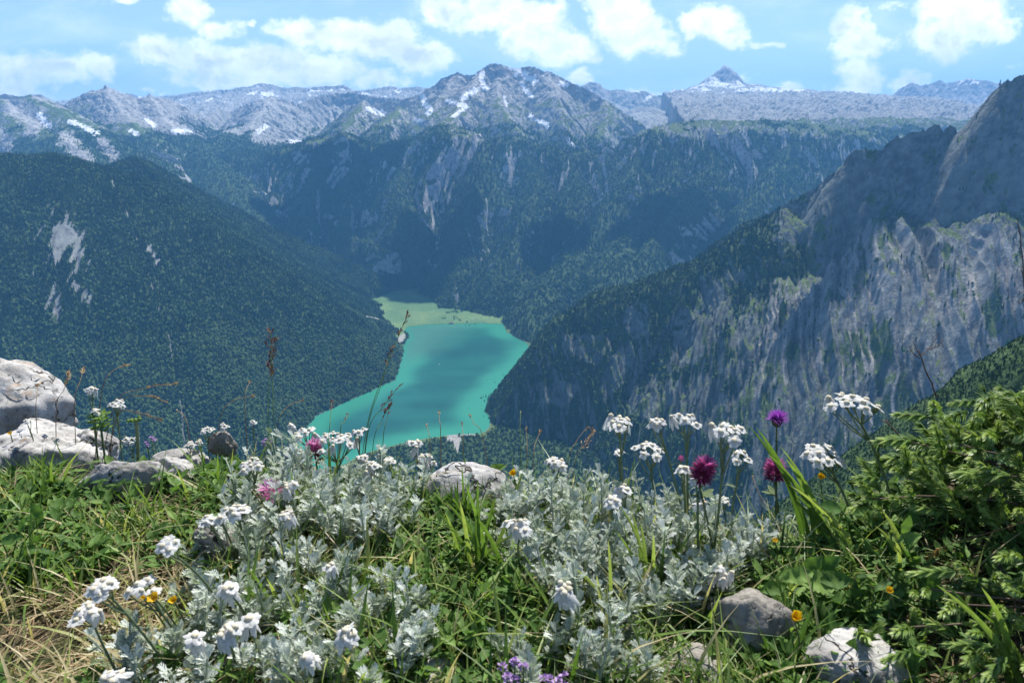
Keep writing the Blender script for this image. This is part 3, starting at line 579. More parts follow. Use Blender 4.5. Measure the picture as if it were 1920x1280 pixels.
# ================================================================== FOREGROUND
rng = np.random.default_rng(11)
CR = [(-900, 850), (-400, 850), (0, 850), (300, 850), (480, 850), (600, 870), (700, 882), (850, 890), (960, 900), (1050, 902), (1200, 925), (1340, 955), (1410, 990), (1500, 1000), (1560, 965), (1650, 900), (1800, 840), (2000, 820), (2600, 820)]
CRP = np.array([G(a, b, 0)[:2] for a, b in CR]); CRA = np.arctan2(CRP[:, 0], CRP[:, 1]); CRR = np.hypot(CRP[:, 0], CRP[:, 1])
def crest(x, y):
    a = np.arctan2(x, y); rc = np.interp(a, CRA, CRR)
    back = sstep(R(80), R(110), np.abs(a))
    return rc * (1 - back) + back * 60.
def gz(x, y):
    x = np.asarray(x, float); y = np.asarray(y, float)
    r = np.hypot(x, y); rc = crest(x, y)
    s = (r - rc * 1.0) / .035
    sp = np.where(s > 20, s, np.log1p(np.exp(np.minimum(s, 20)))) * .035
    z = -1.55 * sp - .25 * np.clip(r - 2.5, 0, None) * 0
    b = 0.016 * fbm(x * 5, y * 5, 4, 201) + .006 * fbm(x * 28, y * 28, 3, 202)
    z = z + b - .012 * sstep(.5, 1., r / rc)
    return np.maximum(z, -1231.)
def ground_at(px, py):                  # where the view direction meets the ground sheet
    px = np.asarray(px, float); py = np.asarray(py, float)
    a, b, c = ray(px, py); t = (0 - CAM[2]) / np.minimum(c, -.05)
    for _ in range(8):
        z = gz(a * t, b * t); t = .5 * t + .5 * (z - CAM[2]) / np.minimum(c, -.05)
    rr_ = np.hypot(a * t, b * t); t = t * np.minimum(1, 1.035 * crest(a * t, b * t) / rr_)
    return np.stack([a * t, b * t, gz(a * t, b * t)], -1)

def soil_mat():
    m, n = newmat('soil')
    p = n.pos()
    a = n.noise(p, 14, 6, .65); b = n.noise(p, 90, 5, .7); c3 = n.noise(n.scalev(p, (260, 60, 60)), 1.0, 3, .6, 1.5)
    c = n.mix(n.ramp(b, .3, .7), (0.055, 0.042, 0.028, 1), (0.17, 0.135, 0.085, 1))
    c = n.mix(n.math('MULTIPLY', n.ramp(c3, .52, .66), .7), c, (0.33, 0.27, 0.15, 1))
    c = n.mix(n.math('MULTIPLY', n.ramp(a, .42, .62), .75), c, n.mix(n.ramp(b, .35, .65), (0.022, 0.04, 0.012, 1), (0.07, 0.10, 0.03, 1)))
    n.out(n.pbsdf(c, .95, n.bump(n.math('ADD', b, n.math('MULTIPLY', c3, .6)), 1., .012), spec=.1)); return m
na = 900; ra = np.concatenate([np.geomspace(.08, .35, 40, endpoint=False), np.geomspace(.35, 1.25, 260, endpoint=False), np.geomspace(1.25, 900, 120)])
ang = np.linspace(-np.pi, np.pi, na, endpoint=False); AA, RA = np.meshgrid(ang, ra)
gxx, gyy = RA * np.sin(AA), RA * np.cos(AA); gzz = gz(gxx, gyy)
kk = np.arange(na * len(ra)).reshape(len(ra), na); kn = np.roll(kk, -1, 1)
gq = np.stack([kk[:-1], kk[1:], kn[1:], kn[:-1]], -1).reshape(-1, 4)
cV = np.array([[0, 0, float(gz(0., 0.01))]]); gV = np.concatenate([np.stack([gxx, gyy, gzz], -1).reshape(-1, 3), cV])
gt = np.stack([np.full(na, len(gV) - 1), kk[0], kn[0]], -1)
link('ground', mesh_np('ground', gV, [gq, gt], [soil_mat()], smooth=True), kind='structure', label='sunlit earth and moss on the mountain edge under the flowers', category='ground')

# ------------------------------------------------------------------ leaf materials
def leaf_mat(name, stops, rough=.5, trans=.35, spec=.3, attr='tint', nscale=120., tcol=None):
    m, n = newmat(name)
    t = n.attr(attr); r = n.node('ShaderNodeValToRGB'); el = r.color_ramp.elements
    while len(el) < len(stops): el.new(.5)
    for e, (p, c) in zip(el, stops): e.position = p; e.color = (*c, 1)
    n.put(r.inputs[0], t); c = r.outputs[0]
    nz = n.noise(n.pos(), nscale, 3, .6)
    c = n.mix(n.ramp(nz, .3, .7), n.vmath('MULTIPLY', c, (.72, .72, .72)), c)
    b = n.pbsdf(c, rough, spec=spec)
    tr = n.node('ShaderNodeBsdfTranslucent'); n.put(tr.inputs[0], n.vmath('MULTIPLY', c, tcol or (1.25, 1.3, .7)))
    mx = n.node('ShaderNodeMixShader'); mx.inputs[0].default_value = trans
    n.l.new(b, mx.inputs[1]); n.l.new(tr.outputs[0], mx.inputs[2]); n.out(mx.outputs[0]); return m
M_GRASS = leaf_mat('grass_blade', [(0, (.055, .12, .022)), (.45, (.175, .28, .06)), (.72, (.34, .41, .12)), (.85, (.50, .44, .24)), (1, (.62, .52, .32))], .42, .42)
M_SILVER = leaf_mat('silver_leaf', [(0, (.20, .27, .17)), (.45, (.50, .56, .47)), (1, (.86, .89, .86))], .8, .28, .1, nscale=300, tcol=(1.05, 1.12, .85))
M_HERB = leaf_mat('herb_leaf', [(0, (.036, .092, .019)), (.5, (.10, .20, .042)), (1, (.23, .36, .085))], .6, .36, .2)
M_JUN = leaf_mat('juniper_needle', [(0, (.040, .078, .024)), (.5, (.17, .28, .062)), (1, (.42, .52, .16))], .36, .28, .35)
M_STEM = leaf_mat('hairy_stem', [(0, (.11, .16, .07)), (1, (.27, .33, .20))], .75, .2, .1, nscale=400)
M_DRY = leaf_mat('dry_straw', [(0, (.10, .055, .035)), (.5, (.30, .20, .11)), (1, (.55, .44, .28))], .6, .3, .2)
M_PURPLE_SEED = leaf_mat('purple_seed', [(0, (.055, .03, .035)), (.5, (.15, .085, .085)), (1, (.36, .25, .22))], .6, .25, .2)
M_PETAL = leaf_mat('white_petal', [(0, (.80, .80, .78)), (1, (.88, .88, .86))], .6, .45, .1, nscale=500, tcol=(1, 1, 1))
M_DISC = leaf_mat('cream_disc', [(0, (.62, .54, .36)), (1, (.80, .75, .62))], .8, .1, .1, nscale=900)
M_PINK = leaf_mat('pink_floret', [(0, (.20, .025, .085)), (.5, (.46, .09, .28)), (1, (.72, .30, .56))], .55, .35, .2, tcol=(1.2, .9, 1.1))
M_PALEPINK = leaf_mat('pale_pink_floret', [(0, (.38, .08, .22)), (.5, (.62, .24, .46)), (1, (.82, .52, .72))], .55, .35, .2, tcol=(1.2, .9, 1.1))
M_VIOLET = leaf_mat('violet_floret', [(0, (.24, .03, .33)), (.5, (.47, .09, .58)), (1, (.66, .28, .78))], .5, .35, .2, tcol=(1.1, .9, 1.2))
M_LILAC = leaf_mat('lilac_floret', [(0, (.20, .08, .26)), (.5, (.48, .30, .58)), (1, (.68, .52, .78))], .6, .3, .1, tcol=(1, .9, 1.1))
M_YELLOW = leaf_mat('yellow_petal', [(0, (.70, .36, .01)), (1, (.85, .60, .02))], .35, .3, .4, tcol=(1.1, 1, .6))
M_DARKB = leaf_mat('dark_bract', [(0, (.03, .035, .02)), (1, (.11, .09, .05))], .7, .1, .2)
M_BARK = leaf_mat('bark', [(0, (.05, .035, .025)), (1, (.20, .15, .12))], .9, 0, .1, nscale=250)

# ------------------------------------------------------------------ geometry helpers
def basis(d, up):
    d = d / np.linalg.norm(d, axis=-1, keepdims=True)
    x = np.cross(d, up); x = x / np.maximum(np.linalg.norm(x, axis=-1, keepdims=True), 1e-6)
    return np.stack([x, d, np.cross(x, d)], -1)          # columns: side, along, normal
def scatter(T, F, pos, B, sc):
    n = len(pos); V = np.einsum('nij,mj->nmi', B, T) * np.asarray(sc)[:, None, None] + pos[:, None]
    Fs = [(f[None] + (np.arange(n) * len(T))[:, None, None]).reshape(-1, f.shape[1]) for f in F]
    return V.reshape(-1, 3), Fs
class Bag:
    def __init__(s): s.V = []; s.F = {}; s.T = []; s.n = 0
    def add(s, V, F, tint=.5):
        V = np.asarray(V, float)
        for f in (F if isinstance(F, (list, tuple)) else [F]):
            f = np.asarray(f)
            if len(f): s.F.setdefault(f.shape[1], []).append(f + s.n)
        s.V.append(V); s.T.append(np.broadcast_to(np.asarray(tint, float), (len(V),)) if np.ndim(tint) <= 1 else tint); s.n += len(V)
        return s
    def mesh(s, name, mat, smooth=True, origin=None):
        V = np.concatenate(s.V)
        if origin is not None: V = V - np.asarray(origin)
        return mesh_np(name, V, [np.concatenate(f) for f in s.F.values()], [mat], {'tint': np.concatenate(s.T)}, smooth)
def tube(pts, rad, sides=6):
    pts = np.asarray(pts, float); n = len(pts); rad = np.broadcast_to(np.asarray(rad, float), (n,))
    t = np.gradient(pts, axis=0); t /= np.maximum(np.linalg.norm(t, axis=1, keepdims=True), 1e-9)
    ref = np.array([0, 0, 1.]) if abs(t[0, 2]) < .8 else np.array([1., 0, 0])
    a = np.cross(t, ref); a /= np.maximum(np.linalg.norm(a, axis=1, keepdims=True), 1e-9); b = np.cross(t, a)
    th = np.arange(sides) * 2 * np.pi / sides
    V = pts[:, None] + rad[:, None, None] * (np.cos(th)[None, :, None] * a[:, None] + np.sin(th)[None, :, None] * b[:, None])
    k = np.arange(n * sides).reshape(n, sides); k2 = np.roll(k, -1, 1)
    F = np.stack([k[:-1], k2[:-1], k2[1:], k[1:]], -1).reshape(-1, 4)
    V = np.concatenate([V.reshape(-1, 3), pts[-1:] + t[-1:] * rad[-1]])
    F2 = np.stack([k[-1], k2[-1], np.full(sides, n * sides)], -1)
    return V, [F, F2]
def bez(a, b, c, n=10):
    t = np.linspace(0, 1, n)[:, None]; a, b, c = map(np.asarray, (a, b, c))
    return a * (1 - t) ** 2 + 2 * b * t * (1 - t) + c * t * t
def grid_faces(r, c):
    k = np.arange(r * c).reshape(r, c)
    return np.stack([k[:-1, :-1], k[:-1, 1:], k[1:, 1:], k[1:, :-1]], -1).reshape(-1, 4)
def blade_T(seg=5, w=.03, bend=.35, fold=.3):   # a blade along +Y, length 1
    t = np.linspace(0, 1, seg + 1); ww = w * np.sin(np.clip(t * .8 + .2, 0, 1) * np.pi) ** .7 * (1 - t ** 3); ww[-1] = w * .03
    z = -bend * t ** 2; y = t * (1 - .18 * bend * t)
    V = np.stack([np.stack([-ww, y, z + ww * fold], -1), np.stack([0 * ww, y, z], -1), np.stack([ww, y, z + ww * fold], -1)], 1).reshape(-1, 3)
    return V, [grid_faces(seg + 1, 3)]
def ellip_T(seg=6, w=.22, bend=.25, fold=.25, tip=1.0):  # a broad leaf along +Y
    t = np.linspace(0, 1, seg + 1); ww = w * np.sin(np.pi * np.clip(t, .04, .985) ** tip) ** .8
    z = -bend * t ** 2 + .03 * np.sin(t * 9)
    V = np.stack([np.stack([-ww, t, z + ww * fold], -1), np.stack([-ww * .5, t, z + ww * fold * .35], -1), np.stack([0 * ww, t, z], -1), np.stack([ww * .5, t, z + ww * fold * .35], -1), np.stack([ww, t, z + ww * fold], -1)], 1).reshape(-1, 3)
    return V, [grid_faces(seg + 1, 5)]
def feather_T(lobes=5, seed=0):                 # deeply lobed silver leaf along +Y, length 1
    r = np.random.default_rng(seed); V = []; F = []; n = 0
    bend = r.uniform(.05, .45)
    def strip(c, wd, nrm=.2):
        nonlocal n
        c = np.asarray(c); t = np.gradient(c, axis=0); s = np.stack([t[:, 1], -t[:, 0], 0 * t[:, 0]], -1); s /= np.maximum(np.linalg.norm(s, axis=1, keepdims=True), 1e-9)
        wd = np.asarray(wd)[:, None]
        V.append(np.stack([c - s * wd, c + np.array([0, 0, -.012]), c + s * wd], 1).reshape(-1, 3)); F.append(grid_faces(len(c), 3) + n); n += 3 * len(c)
    zc = lambda y: -bend * y * y
    y = np.linspace(0, 1, 8); strip(np.stack([.02 * np.sin(y * 5), y, zc(y)], -1), np.interp(y, [0, .35, .7, .93, 1], [.018, .028, .05, .06, .025]))
    for i in range(lobes):
        y0 = .38 + .52 * i / lobes
        for sgn in (-1, 1):
            L = (.25 - .10 * abs(i - lobes * .4) / lobes) * r.uniform(.8, 1.2); an = R(r.uniform(38, 58)); yy = y0 + r.uniform(-.02, .02); lift = r.uniform(.0, .10)
            t = np.linspace(0, 1, 5); cx = sgn * L * np.sin(an) * t; cyy = yy + L * np.cos(an) * t + .05 * t * t
            strip(np.stack([cx, cyy, zc(cyy) + lift * t], -1), np.interp(t, [0, .4, .8, 1], [.024, .040, .050, .018]))
    return np.concatenate(V), [np.concatenate(F)]
def rdir(n, el0, el1, r=rng):
    a = r.uniform(0, 2 * np.pi, n); e = np.radians(r.uniform(el0, el1, n))
    return np.stack([np.cos(a) * np.cos(e), np.sin(a) * np.cos(e), np.sin(e)], -1)
UP = np.array([0, 0, 1.])
def pinside(px, py, poly):
    ins = np.zeros(np.shape(px), bool)
    for (x1, y1), (x2, y2) in zip(poly, poly[1:] + poly[:1]):
        c = (y1 > py) != (y2 > py)
        ins ^= c & (px < (x2 - x1) * (py - y1) / (y2 - y1 + 1e-9) + x1)
    return ins
# candidate ground points, uniform over the patch in view
def ground_pts(n, r0=.30, over=1.06, x=1.05):
    a = rng.uniform(R(-82), R(82), n); rc = crest(np.sin(a), np.cos(a))
    r = np.sqrt(rng.uniform(r0 ** 2, 1, n) * 0 + rng.uniform(0, 1, n) * ((rc * over) ** 2 - r0 ** 2) + r0 ** 2)
    p = np.stack([r * np.sin(a), r * np.cos(a)], -1); z = gz(p[:, 0], p[:, 1]); p = np.concatenate([p, z[:, None]], 1)
    qx, qy = proj(p[:, 0], p[:, 1], p[:, 2]); return p, qx, qy

# ------------------------------------------------------------------ rocks
from mathutils import noise as mnoise
def limestone(name='limestone', k=1.0):
    m, n = newmat(name)
    p = n.obj(); w_ = n.pos()
    a = n.noise(w_, 22, 7, .65); b = n.noise(w_, 120, 5, .7); st = n.noise(n.scalev(w_, (35, 35, 120)), 1, 5, .6, .8)
    c = n.mix(n.ramp(a, .3, .68), (0.22, 0.21, 0.195, 1), (0.47, 0.455, 0.43, 1))
    c = n.mix(n.math('MULTIPLY', n.ramp(n.noise(w_, 9, 4, .6), .52, .66), .6), c, (0.58, 0.575, 0.56, 1))
    c = n.mix(n.math('MULTIPLY', n.ramp(st, .58, .72), .55), c, (0.13, 0.12, 0.105, 1))
    c = n.mix(n.math('MULTIPLY', n.ramp(b, .54, .66), .7), c, (0.09, 0.10, 0.095, 1))
    c = n.mix(n.math('MULTIPLY', n.ramp(n.noise(w_, 30, 3, .6, .5), .62, .7), .5), c, (0.40, 0.27, 0.16, 1))
    vo = n.node('ShaderNodeTexVoronoi', feature='DISTANCE_TO_EDGE'); vo.inputs['Scale'].default_value = 16
    n.put(vo.inputs['Vector'], n.vmath('ADD', w_, n.vmath('MULTIPLY', n.noise(w_, 18, 4, .6, color=True), (.09, .09, .09))))
    crack = n.ramp(vo.outputs['Distance'], 0.004, 0.028, 0, 1)
    crack = n.math('MAXIMUM', crack, n.ramp(n.noise(w_, 12, 2), .46, .54))
    c = n.mix(crack, (0.05, 0.045, 0.04, 1), c)
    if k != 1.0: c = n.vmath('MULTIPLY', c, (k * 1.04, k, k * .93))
    h = n.math('ADD', n.math('MULTIPLY', a, .8), n.math('ADD', n.math('MULTIPLY', b, .25), n.math('MULTIPLY', crack, .35)))
    n.out(n.pbsdf(c, .9, n.bump(h, .8, .007), spec=.2)); return m
M_ROCK = limestone(); M_ROCK2 = limestone('shaded_brown_stone', .58)  # second is a darker copy: grey-brown stone with shade put into its colour
def ico(sub):
    import bmesh
    bm = bmesh.new(); bmesh.ops.create_icosphere(bm, subdivisions=sub, radius=1)
    V = np.array([v.co[:] for v in bm.verts]); F = np.array([[v.index for v in f.verts] for f in bm.faces]); bm.free(); return V, F
ICO = ico(5)
def rock(px, py, wpx, hpx, Y, seed, label, depth=1.0, planes=11, rot=0, tilt=0, flat=0, rough=1.0, rnd=.2, mat=None):
    """centre of the visible outline at (px, py), outline size in pixels, at forward distance Y"""
    r = np.random.default_rng(seed); c = P(px, py, Y); f = (c[1]) * CP_ - (c[2] - CAM[2]) * SP_
    rx, rz = wpx * f / 2560, hpx * f / 2560; ry = rx * depth
    D, F = ICO; D = D.copy()
    N = r.normal(size=(planes, 3)); N /= np.linalg.norm(N, axis=1, keepdims=True); h = r.uniform(.60, .96, planes)
    dot = D @ N.T; rad = np.min(np.where(dot > .05, h / np.maximum(dot, .05), 9), 1); rad = np.minimum(rad, 1.12)
    rad = (1 - rnd) * rad + rnd * .95
    o = r.uniform(0, 50, 3)
    nz = np.array([mnoise.fractal(Vector(d * 1.7 + o), 1.0, 2.1, 6) for d in D]); nf = np.array([mnoise.fractal(Vector(d * np.array([6, 6, 9]) + o), .8, 2.2, 5) for d in D])
    rg_ = np.array([abs(mnoise.noise(Vector(d * 3.1 + o))) for d in D])
    rad = rad * (1 + .10 * rough * nz + .022 * rough * nf) - .10 * rough * sstep(.07, 0., rg_)
    V = D * rad[:, None] * np.array([rx, ry, rz]) * 1.03
    a = R(tilt); V = np.stack([V[:, 0] * math.cos(a) - V[:, 2] * math.sin(a), V[:, 1], V[:, 0] * math.sin(a) + V[:, 2] * math.cos(a)], -1)
    a = R(rot); V = np.stack([V[:, 0] * math.cos(a) - V[:, 1] * math.sin(a), V[:, 0] * math.sin(a) + V[:, 1] * math.cos(a), V[:, 2]], -1)
    o = link('rock', mesh_np('rock', V, F, [mat or M_ROCK], smooth=True), label=label, category='rock', group='limestone rocks on the mountain edge')
    o.location = c; return o
rock(5, 788, 250, 205, 1.02, 21, 'big pale jagged rock at the left edge, highest of the rocks', .8, 13, 12, -34, rnd=.0)
rock(86, 866, 205, 150, .88, 4, 'rounded pale rock with a dark hollow in front of the jagged rock', .8, 12, 0, -8)
rock(182, 842, 92, 92, .92, 15, 'small cracked grey rock right of the rounded pale rock', .9, 9)
rock(222, 920, 160, 108, .76, 6, 'long slanting slab of grey rock lying in the grass', .5, 9, 8, 28)
rock(318, 900, 122, 100, .79, 8, 'blunt grey rock leaning on the slanting slab', .6, 10, -5, -12)
rock(335, 872, 96, 52, .85, 9, 'flat pale rock behind the slanting slab', .8, 8)
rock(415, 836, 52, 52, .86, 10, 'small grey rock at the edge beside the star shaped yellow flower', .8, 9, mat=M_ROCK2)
rock(874, 932, 190, 150, .74, 34, 'smooth light domed rock in the middle of the flowers', .7, 16, 5, -6, rough=.6, rnd=.6)
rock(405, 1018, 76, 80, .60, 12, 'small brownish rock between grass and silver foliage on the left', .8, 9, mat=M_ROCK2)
rock(832, 1268, 118, 78, .44, 13, 'pale flat stone at the bottom edge left of the thyme', .9, 9)
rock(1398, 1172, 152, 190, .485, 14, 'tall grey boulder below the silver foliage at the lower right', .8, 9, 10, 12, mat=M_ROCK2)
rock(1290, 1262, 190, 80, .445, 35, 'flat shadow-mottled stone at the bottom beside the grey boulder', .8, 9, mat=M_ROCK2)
rock(1612, 1262, 215, 140, .44, 26, 'pale cracked stone at the bottom under the juniper sprigs', .7, 10, 0, -8, rough=.6)

# ------------------------------------------------------------------ grass and ground cover (nobody could count it)
SIL = {'left': [(430, 960), (470, 930), (600, 885), (760, 880), (800, 930), (790, 1010), (700, 1060), (520, 1070), (430, 1040)],
       'right': [(955, 920), (1010, 890), (1180, 900), (1390, 945), (1425, 1010), (1420, 1100), (1330, 1170), (1190, 1220), (1030, 1180), (930, 1080), (900, 990)],
       'front': [(330, 1110), (420, 1050), (540, 1060), (640, 1110), (800, 1170), (800, 1280), (700, 1340), (200, 1340), (210, 1270), (330, 1210)],
       'low': [(900, 1240), (1050, 1190), (1230, 1230), (1220, 1330), (1000, 1340)]}
JUN = [(1590, 900), (1700, 850), (1950, 800), (2100, 1000), (2100, 1400), (1650, 1400), (1580, 1180), (1700, 1050)]
p, qx, qy = ground_pts(118000, over=1.05)
sil = np.zeros(len(p), bool)
for k_ in SIL.values(): sil |= pinside(qx, qy, k_)
jun = pinside(qx, qy, JUN)
dry = pinside(qx, qy, [(-300, 1150), (150, 1130), (260, 1080), (420, 1090), (340, 1220), (240, 1400), (-300, 1400)])
bare = pinside(qx, qy, [(-200, 1170), (120, 1150), (200, 1200), (120, 1260), (-200, 1270)])
keep = np.where(sil, .52, np.where(jun, .10, np.where(bare, .06, np.where(dry, .30, .42)))) * np.clip(.8 + 1.0 * fbm(p[:, 0] * 7, p[:, 1] * 7, 2, 301), .15, 1.4)
clear = pinside(qx, qy, [(145, 985), (150, 900), (270, 860), (375, 850), (385, 945), (300, 975)]) | pinside(qx, qy, [(355, 1075), (360, 980), (450, 980), (455, 1070)]) | pinside(qx, qy, [(1330, 1250), (1330, 1100), (1450, 1090), (1470, 1250)]) | pinside(qx, qy, [(790, 970), (790, 880), (960, 880), (965, 965)]) | pinside(qx, qy, [(1500, 1400), (1510, 1240), (1720, 1230), (1740, 1400)])
keep = keep * np.where(clear, .12, 1)
kp = (rng.uniform(0, 1, len(p)) < keep) & (p[:, 1] > .08)
gp, gqx, gqy = p[kp], qx[kp], qy[kp]; isdry = dry[kp] | (rng.uniform(0, 1, kp.sum()) < .20)
n_ = len(gp); print('grass', n_)
L = rng.uniform(.022, .058, n_) * np.where(gqy < 940, .9, 1.05) * np.where(isdry, .95, 1.0); L = np.where(rng.uniform(0, 1, n_) < .10, L * 1.6, L)
tint = np.clip(np.where(isdry, rng.normal(.86, .12, n_), rng.normal(.42, .20, n_)), 0, 1)
B = Bag()
for v in range(5):
    s = (np.arange(n_) % 5) == v
    T, F = blade_T(5, rng.uniform(.012, .025), [.25, .5, .8, .12, 1.1][v])
    d = rdir(s.sum(), 25 if v > 1 else 45, 88); V, Fs = scatter(T, F, gp[s] - UP * .003, basis(d, UP + .01), L[s])
    B.add(V, Fs, np.repeat(tint[s], len(T)))
link('grass', B.mesh('grass', M_GRASS), kind='stuff', label='short green and straw coloured mountain grass', category='grass')
# small leafy herbs between the grass
p, qx, qy = ground_pts(17000, over=1.04)
sil = np.zeros(len(p), bool)
for k_ in SIL.values(): sil |= pinside(qx, qy, k_)
herb = pinside(qx, qy, [(-300, 920), (140, 930), (180, 1040), (100, 1150), (-300, 1180)]) * .9 + pinside(qx, qy, [(700, 960), (960, 940), (1000, 1150), (960, 1330), (780, 1330), (640, 1120)]) * .38 + pinside(qx, qy, [(1400, 960), (1700, 960), (1720, 1330), (1440, 1330)]) * .8 + pinside(qx, qy, [(150, 850), (560, 850), (560, 930), (380, 960)]) * .6
kp = rng.uniform(0, 1, len(p)) < (.14 + herb * .55) * np.where(sil, .5, 1) * ~pinside(qx, qy, [(-200, 1150), (260, 1080), (380, 1100), (240, 1300), (-200, 1300)])
hp = p[kp]; n_ = len(hp); m_ = 7; B = Bag()
for v in range(3):
    T, F = ellip_T(6, [.20, .15, .26][v], [.3, .5, .2][v], .3)
    c = hp[np.arange(n_) % 3 == v]; c = np.repeat(c, m_, 0) + rng.normal(0, .003, (len(c) * m_, 3)); hgt = rng.uniform(.0, .022, len(c)); c[:, 2] += hgt
    d = rdir(len(c), 5, 70); V, Fs = scatter(T, F, c, basis(d, UP + .01), rng.uniform(.009, .021, len(c)))
    B.add(V, Fs, np.repeat(np.clip(rng.normal(.5, .22, len(c)), 0, 1), len(T)))
link('herb_leaves', B.mesh('herb_leaves', M_HERB), kind='stuff', label='small glossy green herb leaves between the grass blades', category='ground cover')
# dry thatch lying on the ground
p, qx, qy = ground_pts(17000)
kp = rng.uniform(0, 1, len(p)) < np.where(pinside(qx, qy, [(-300, 1100), (260, 1050), (420, 1080), (340, 1240), (240, 1400), (-300, 1400)]), .8, .28)
tp = p[kp]; n_ = len(tp); T, F = blade_T(4, .014, .15); d = rdir(n_, -4, 16)
V, Fs = scatter(T, F, tp + UP * rng.uniform(.002, .014, n_)[:, None], basis(d, UP + .01), rng.uniform(.02, .05, n_))
link('dry_thatch', Bag().add(V, Fs, np.repeat(np.clip(rng.normal(.7, .2, n_), 0, 1), len(T))).mesh('dry_thatch', M_DRY), kind='stuff', label='dead straw lying flat between the living grass', category='dry grass')
# silver yarrow foliage, patch by patch
FE = [feather_T(5, 1), feather_T(4, 2), feather_T(6, 3), feather_T(5, 4)]
SLAB = {'left': 'mat of silvery feathery leaves left of the smooth domed rock', 'right': 'large mat of silvery feathery leaves right of the smooth domed rock',
        'front': 'silvery feathery leaves along the lower left bottom edge', 'low': 'few silvery leaves above the stones at the bottom'}
SN = {'left': 205, 'right': 370, 'front': 175, 'low': 30}
for k_, poly in SIL.items():
    B = Bag(); got = 0; xs = [a for a, b in poly]; ys = [b for a, b in poly]
    q = np.stack([rng.uniform(min(xs), max(xs), 40000), rng.uniform(min(ys), max(ys), 40000)], -1)
    q = q[pinside(q[:, 0], q[:, 1], poly) & ~pinside(q[:, 0], q[:, 1], [(785, 985), (785, 870), (965, 870), (968, 985)])]; g_ = ground_at(q[:, 0], q[:, 1]); ok_ = np.hypot(g_[:, 0], g_[:, 1]) < 1.03 * crest(g_[:, 0], g_[:, 1]); g_ = g_[ok_]
    wt = g_[:, 1] ** 2.2; sel = rng.choice(len(g_), SN[k_], replace=False, p=wt / wt.sum()); g_ = g_[sel]
    hh = np.clip(rng.normal(.036, .020, len(g_)), .006, .088) * (1.0 if k_ != 'front' else .8)
    for i, c in enumerate(g_):
        m_ = rng.integers(18, 34); lean = rng.normal(0, .22, 2); top = c + np.array([lean[0] * hh[i], lean[1] * hh[i], hh[i]])
        t = rng.uniform(.15, 1, m_) ** .7; pos = c + (top - c) * t[:, None]
        d = rdir(m_, 15, 55); d[:, 2] += t * .9; sh = np.clip(rng.normal(.62, .22), .1, 1)
        for v in range(4):
            s = np.arange(m_) % 4 == v
            if s.any():
                T, F = FE[(v + i) % 4]; V, Fs = scatter(T, F, pos[s], basis(d[s], UP + .01), rng.uniform(.0065, .0145, s.sum()))
                B.add(V, Fs, np.repeat(np.clip(rng.normal(sh, .16, s.sum()), 0, 1), len(T)))
        V, Fs = tube(bez(c, c + (top - c) * .5 + rng.normal(0, .003, 3), top, 4), .0009, 4); B.add(V, Fs, .35)
    link('yarrow_foliage', B.mesh('yarrow_foliage', M_SILVER), kind='stuff', label=SLAB[k_], category='foliage')
# ------------------------------------------------------------------ white yarrow plants, one by one
def head_meshes(seed, npet, droop):
    r = np.random.default_rng(seed); B = Bag()
    t = np.linspace(0, 1, 5)
    for i in range(npet):
        a = 2 * np.pi * i / npet + r.uniform(-.2, .2); L = r.uniform(.0044, .0058); w_ = r.uniform(.0019, .0025)
        y = .0012 + L * t; ww = w_ * np.array([.45, .85, 1.0, .92, .35]); z = -droop * L * t ** 1.6 + r.uniform(-.0004, .0006)
        ex = np.stack([-ww, -ww * .4, ww * .4, ww], 1); V = np.stack([ex, np.repeat(y[:, None], 4, 1) - (np.abs(ex) > .6 * ww[:, None]) * .0003, np.repeat(z[:, None], 4, 1) - (ex / w_) ** 2 * .0007], -1).reshape(-1, 3)
        c, s_ = math.cos(a), math.sin(a); V = np.stack([V[:, 0] * c - V[:, 1] * s_, V[:, 0] * s_ + V[:, 1] * c, V[:, 2]], -1)
        B.add(V, grid_faces(5, 4), r.uniform(.2, 1))
    pm = B.mesh('petals', M_PETAL)
    B = Bag(); D, F = ico(2); D = D * np.array([.0023, .0023, .0017]) * (1 + .12 * r.normal(size=(len(D), 1))); B.add(D + np.array([0, 0, .0004]), F, r.uniform(0, 1, len(D)))
    dm = B.mesh('disc', M_DISC)
    B = Bag(); D, F = ico(1); B.add(D * np.array([.0026, .0026, .0032]) + np.array([0, 0, -.0030]), F, .25); cm_ = B.mesh('calyx', M_STEM)
    return pm, dm, cm_
HEADS = [head_meshes(i, [7, 6, 8, 7, 5][i], [.2, .4, .1, .7, .3][i]) for i in range(5)]
BUDS = [head_meshes(20 + i, 6, 2.6) for i in range(2)]
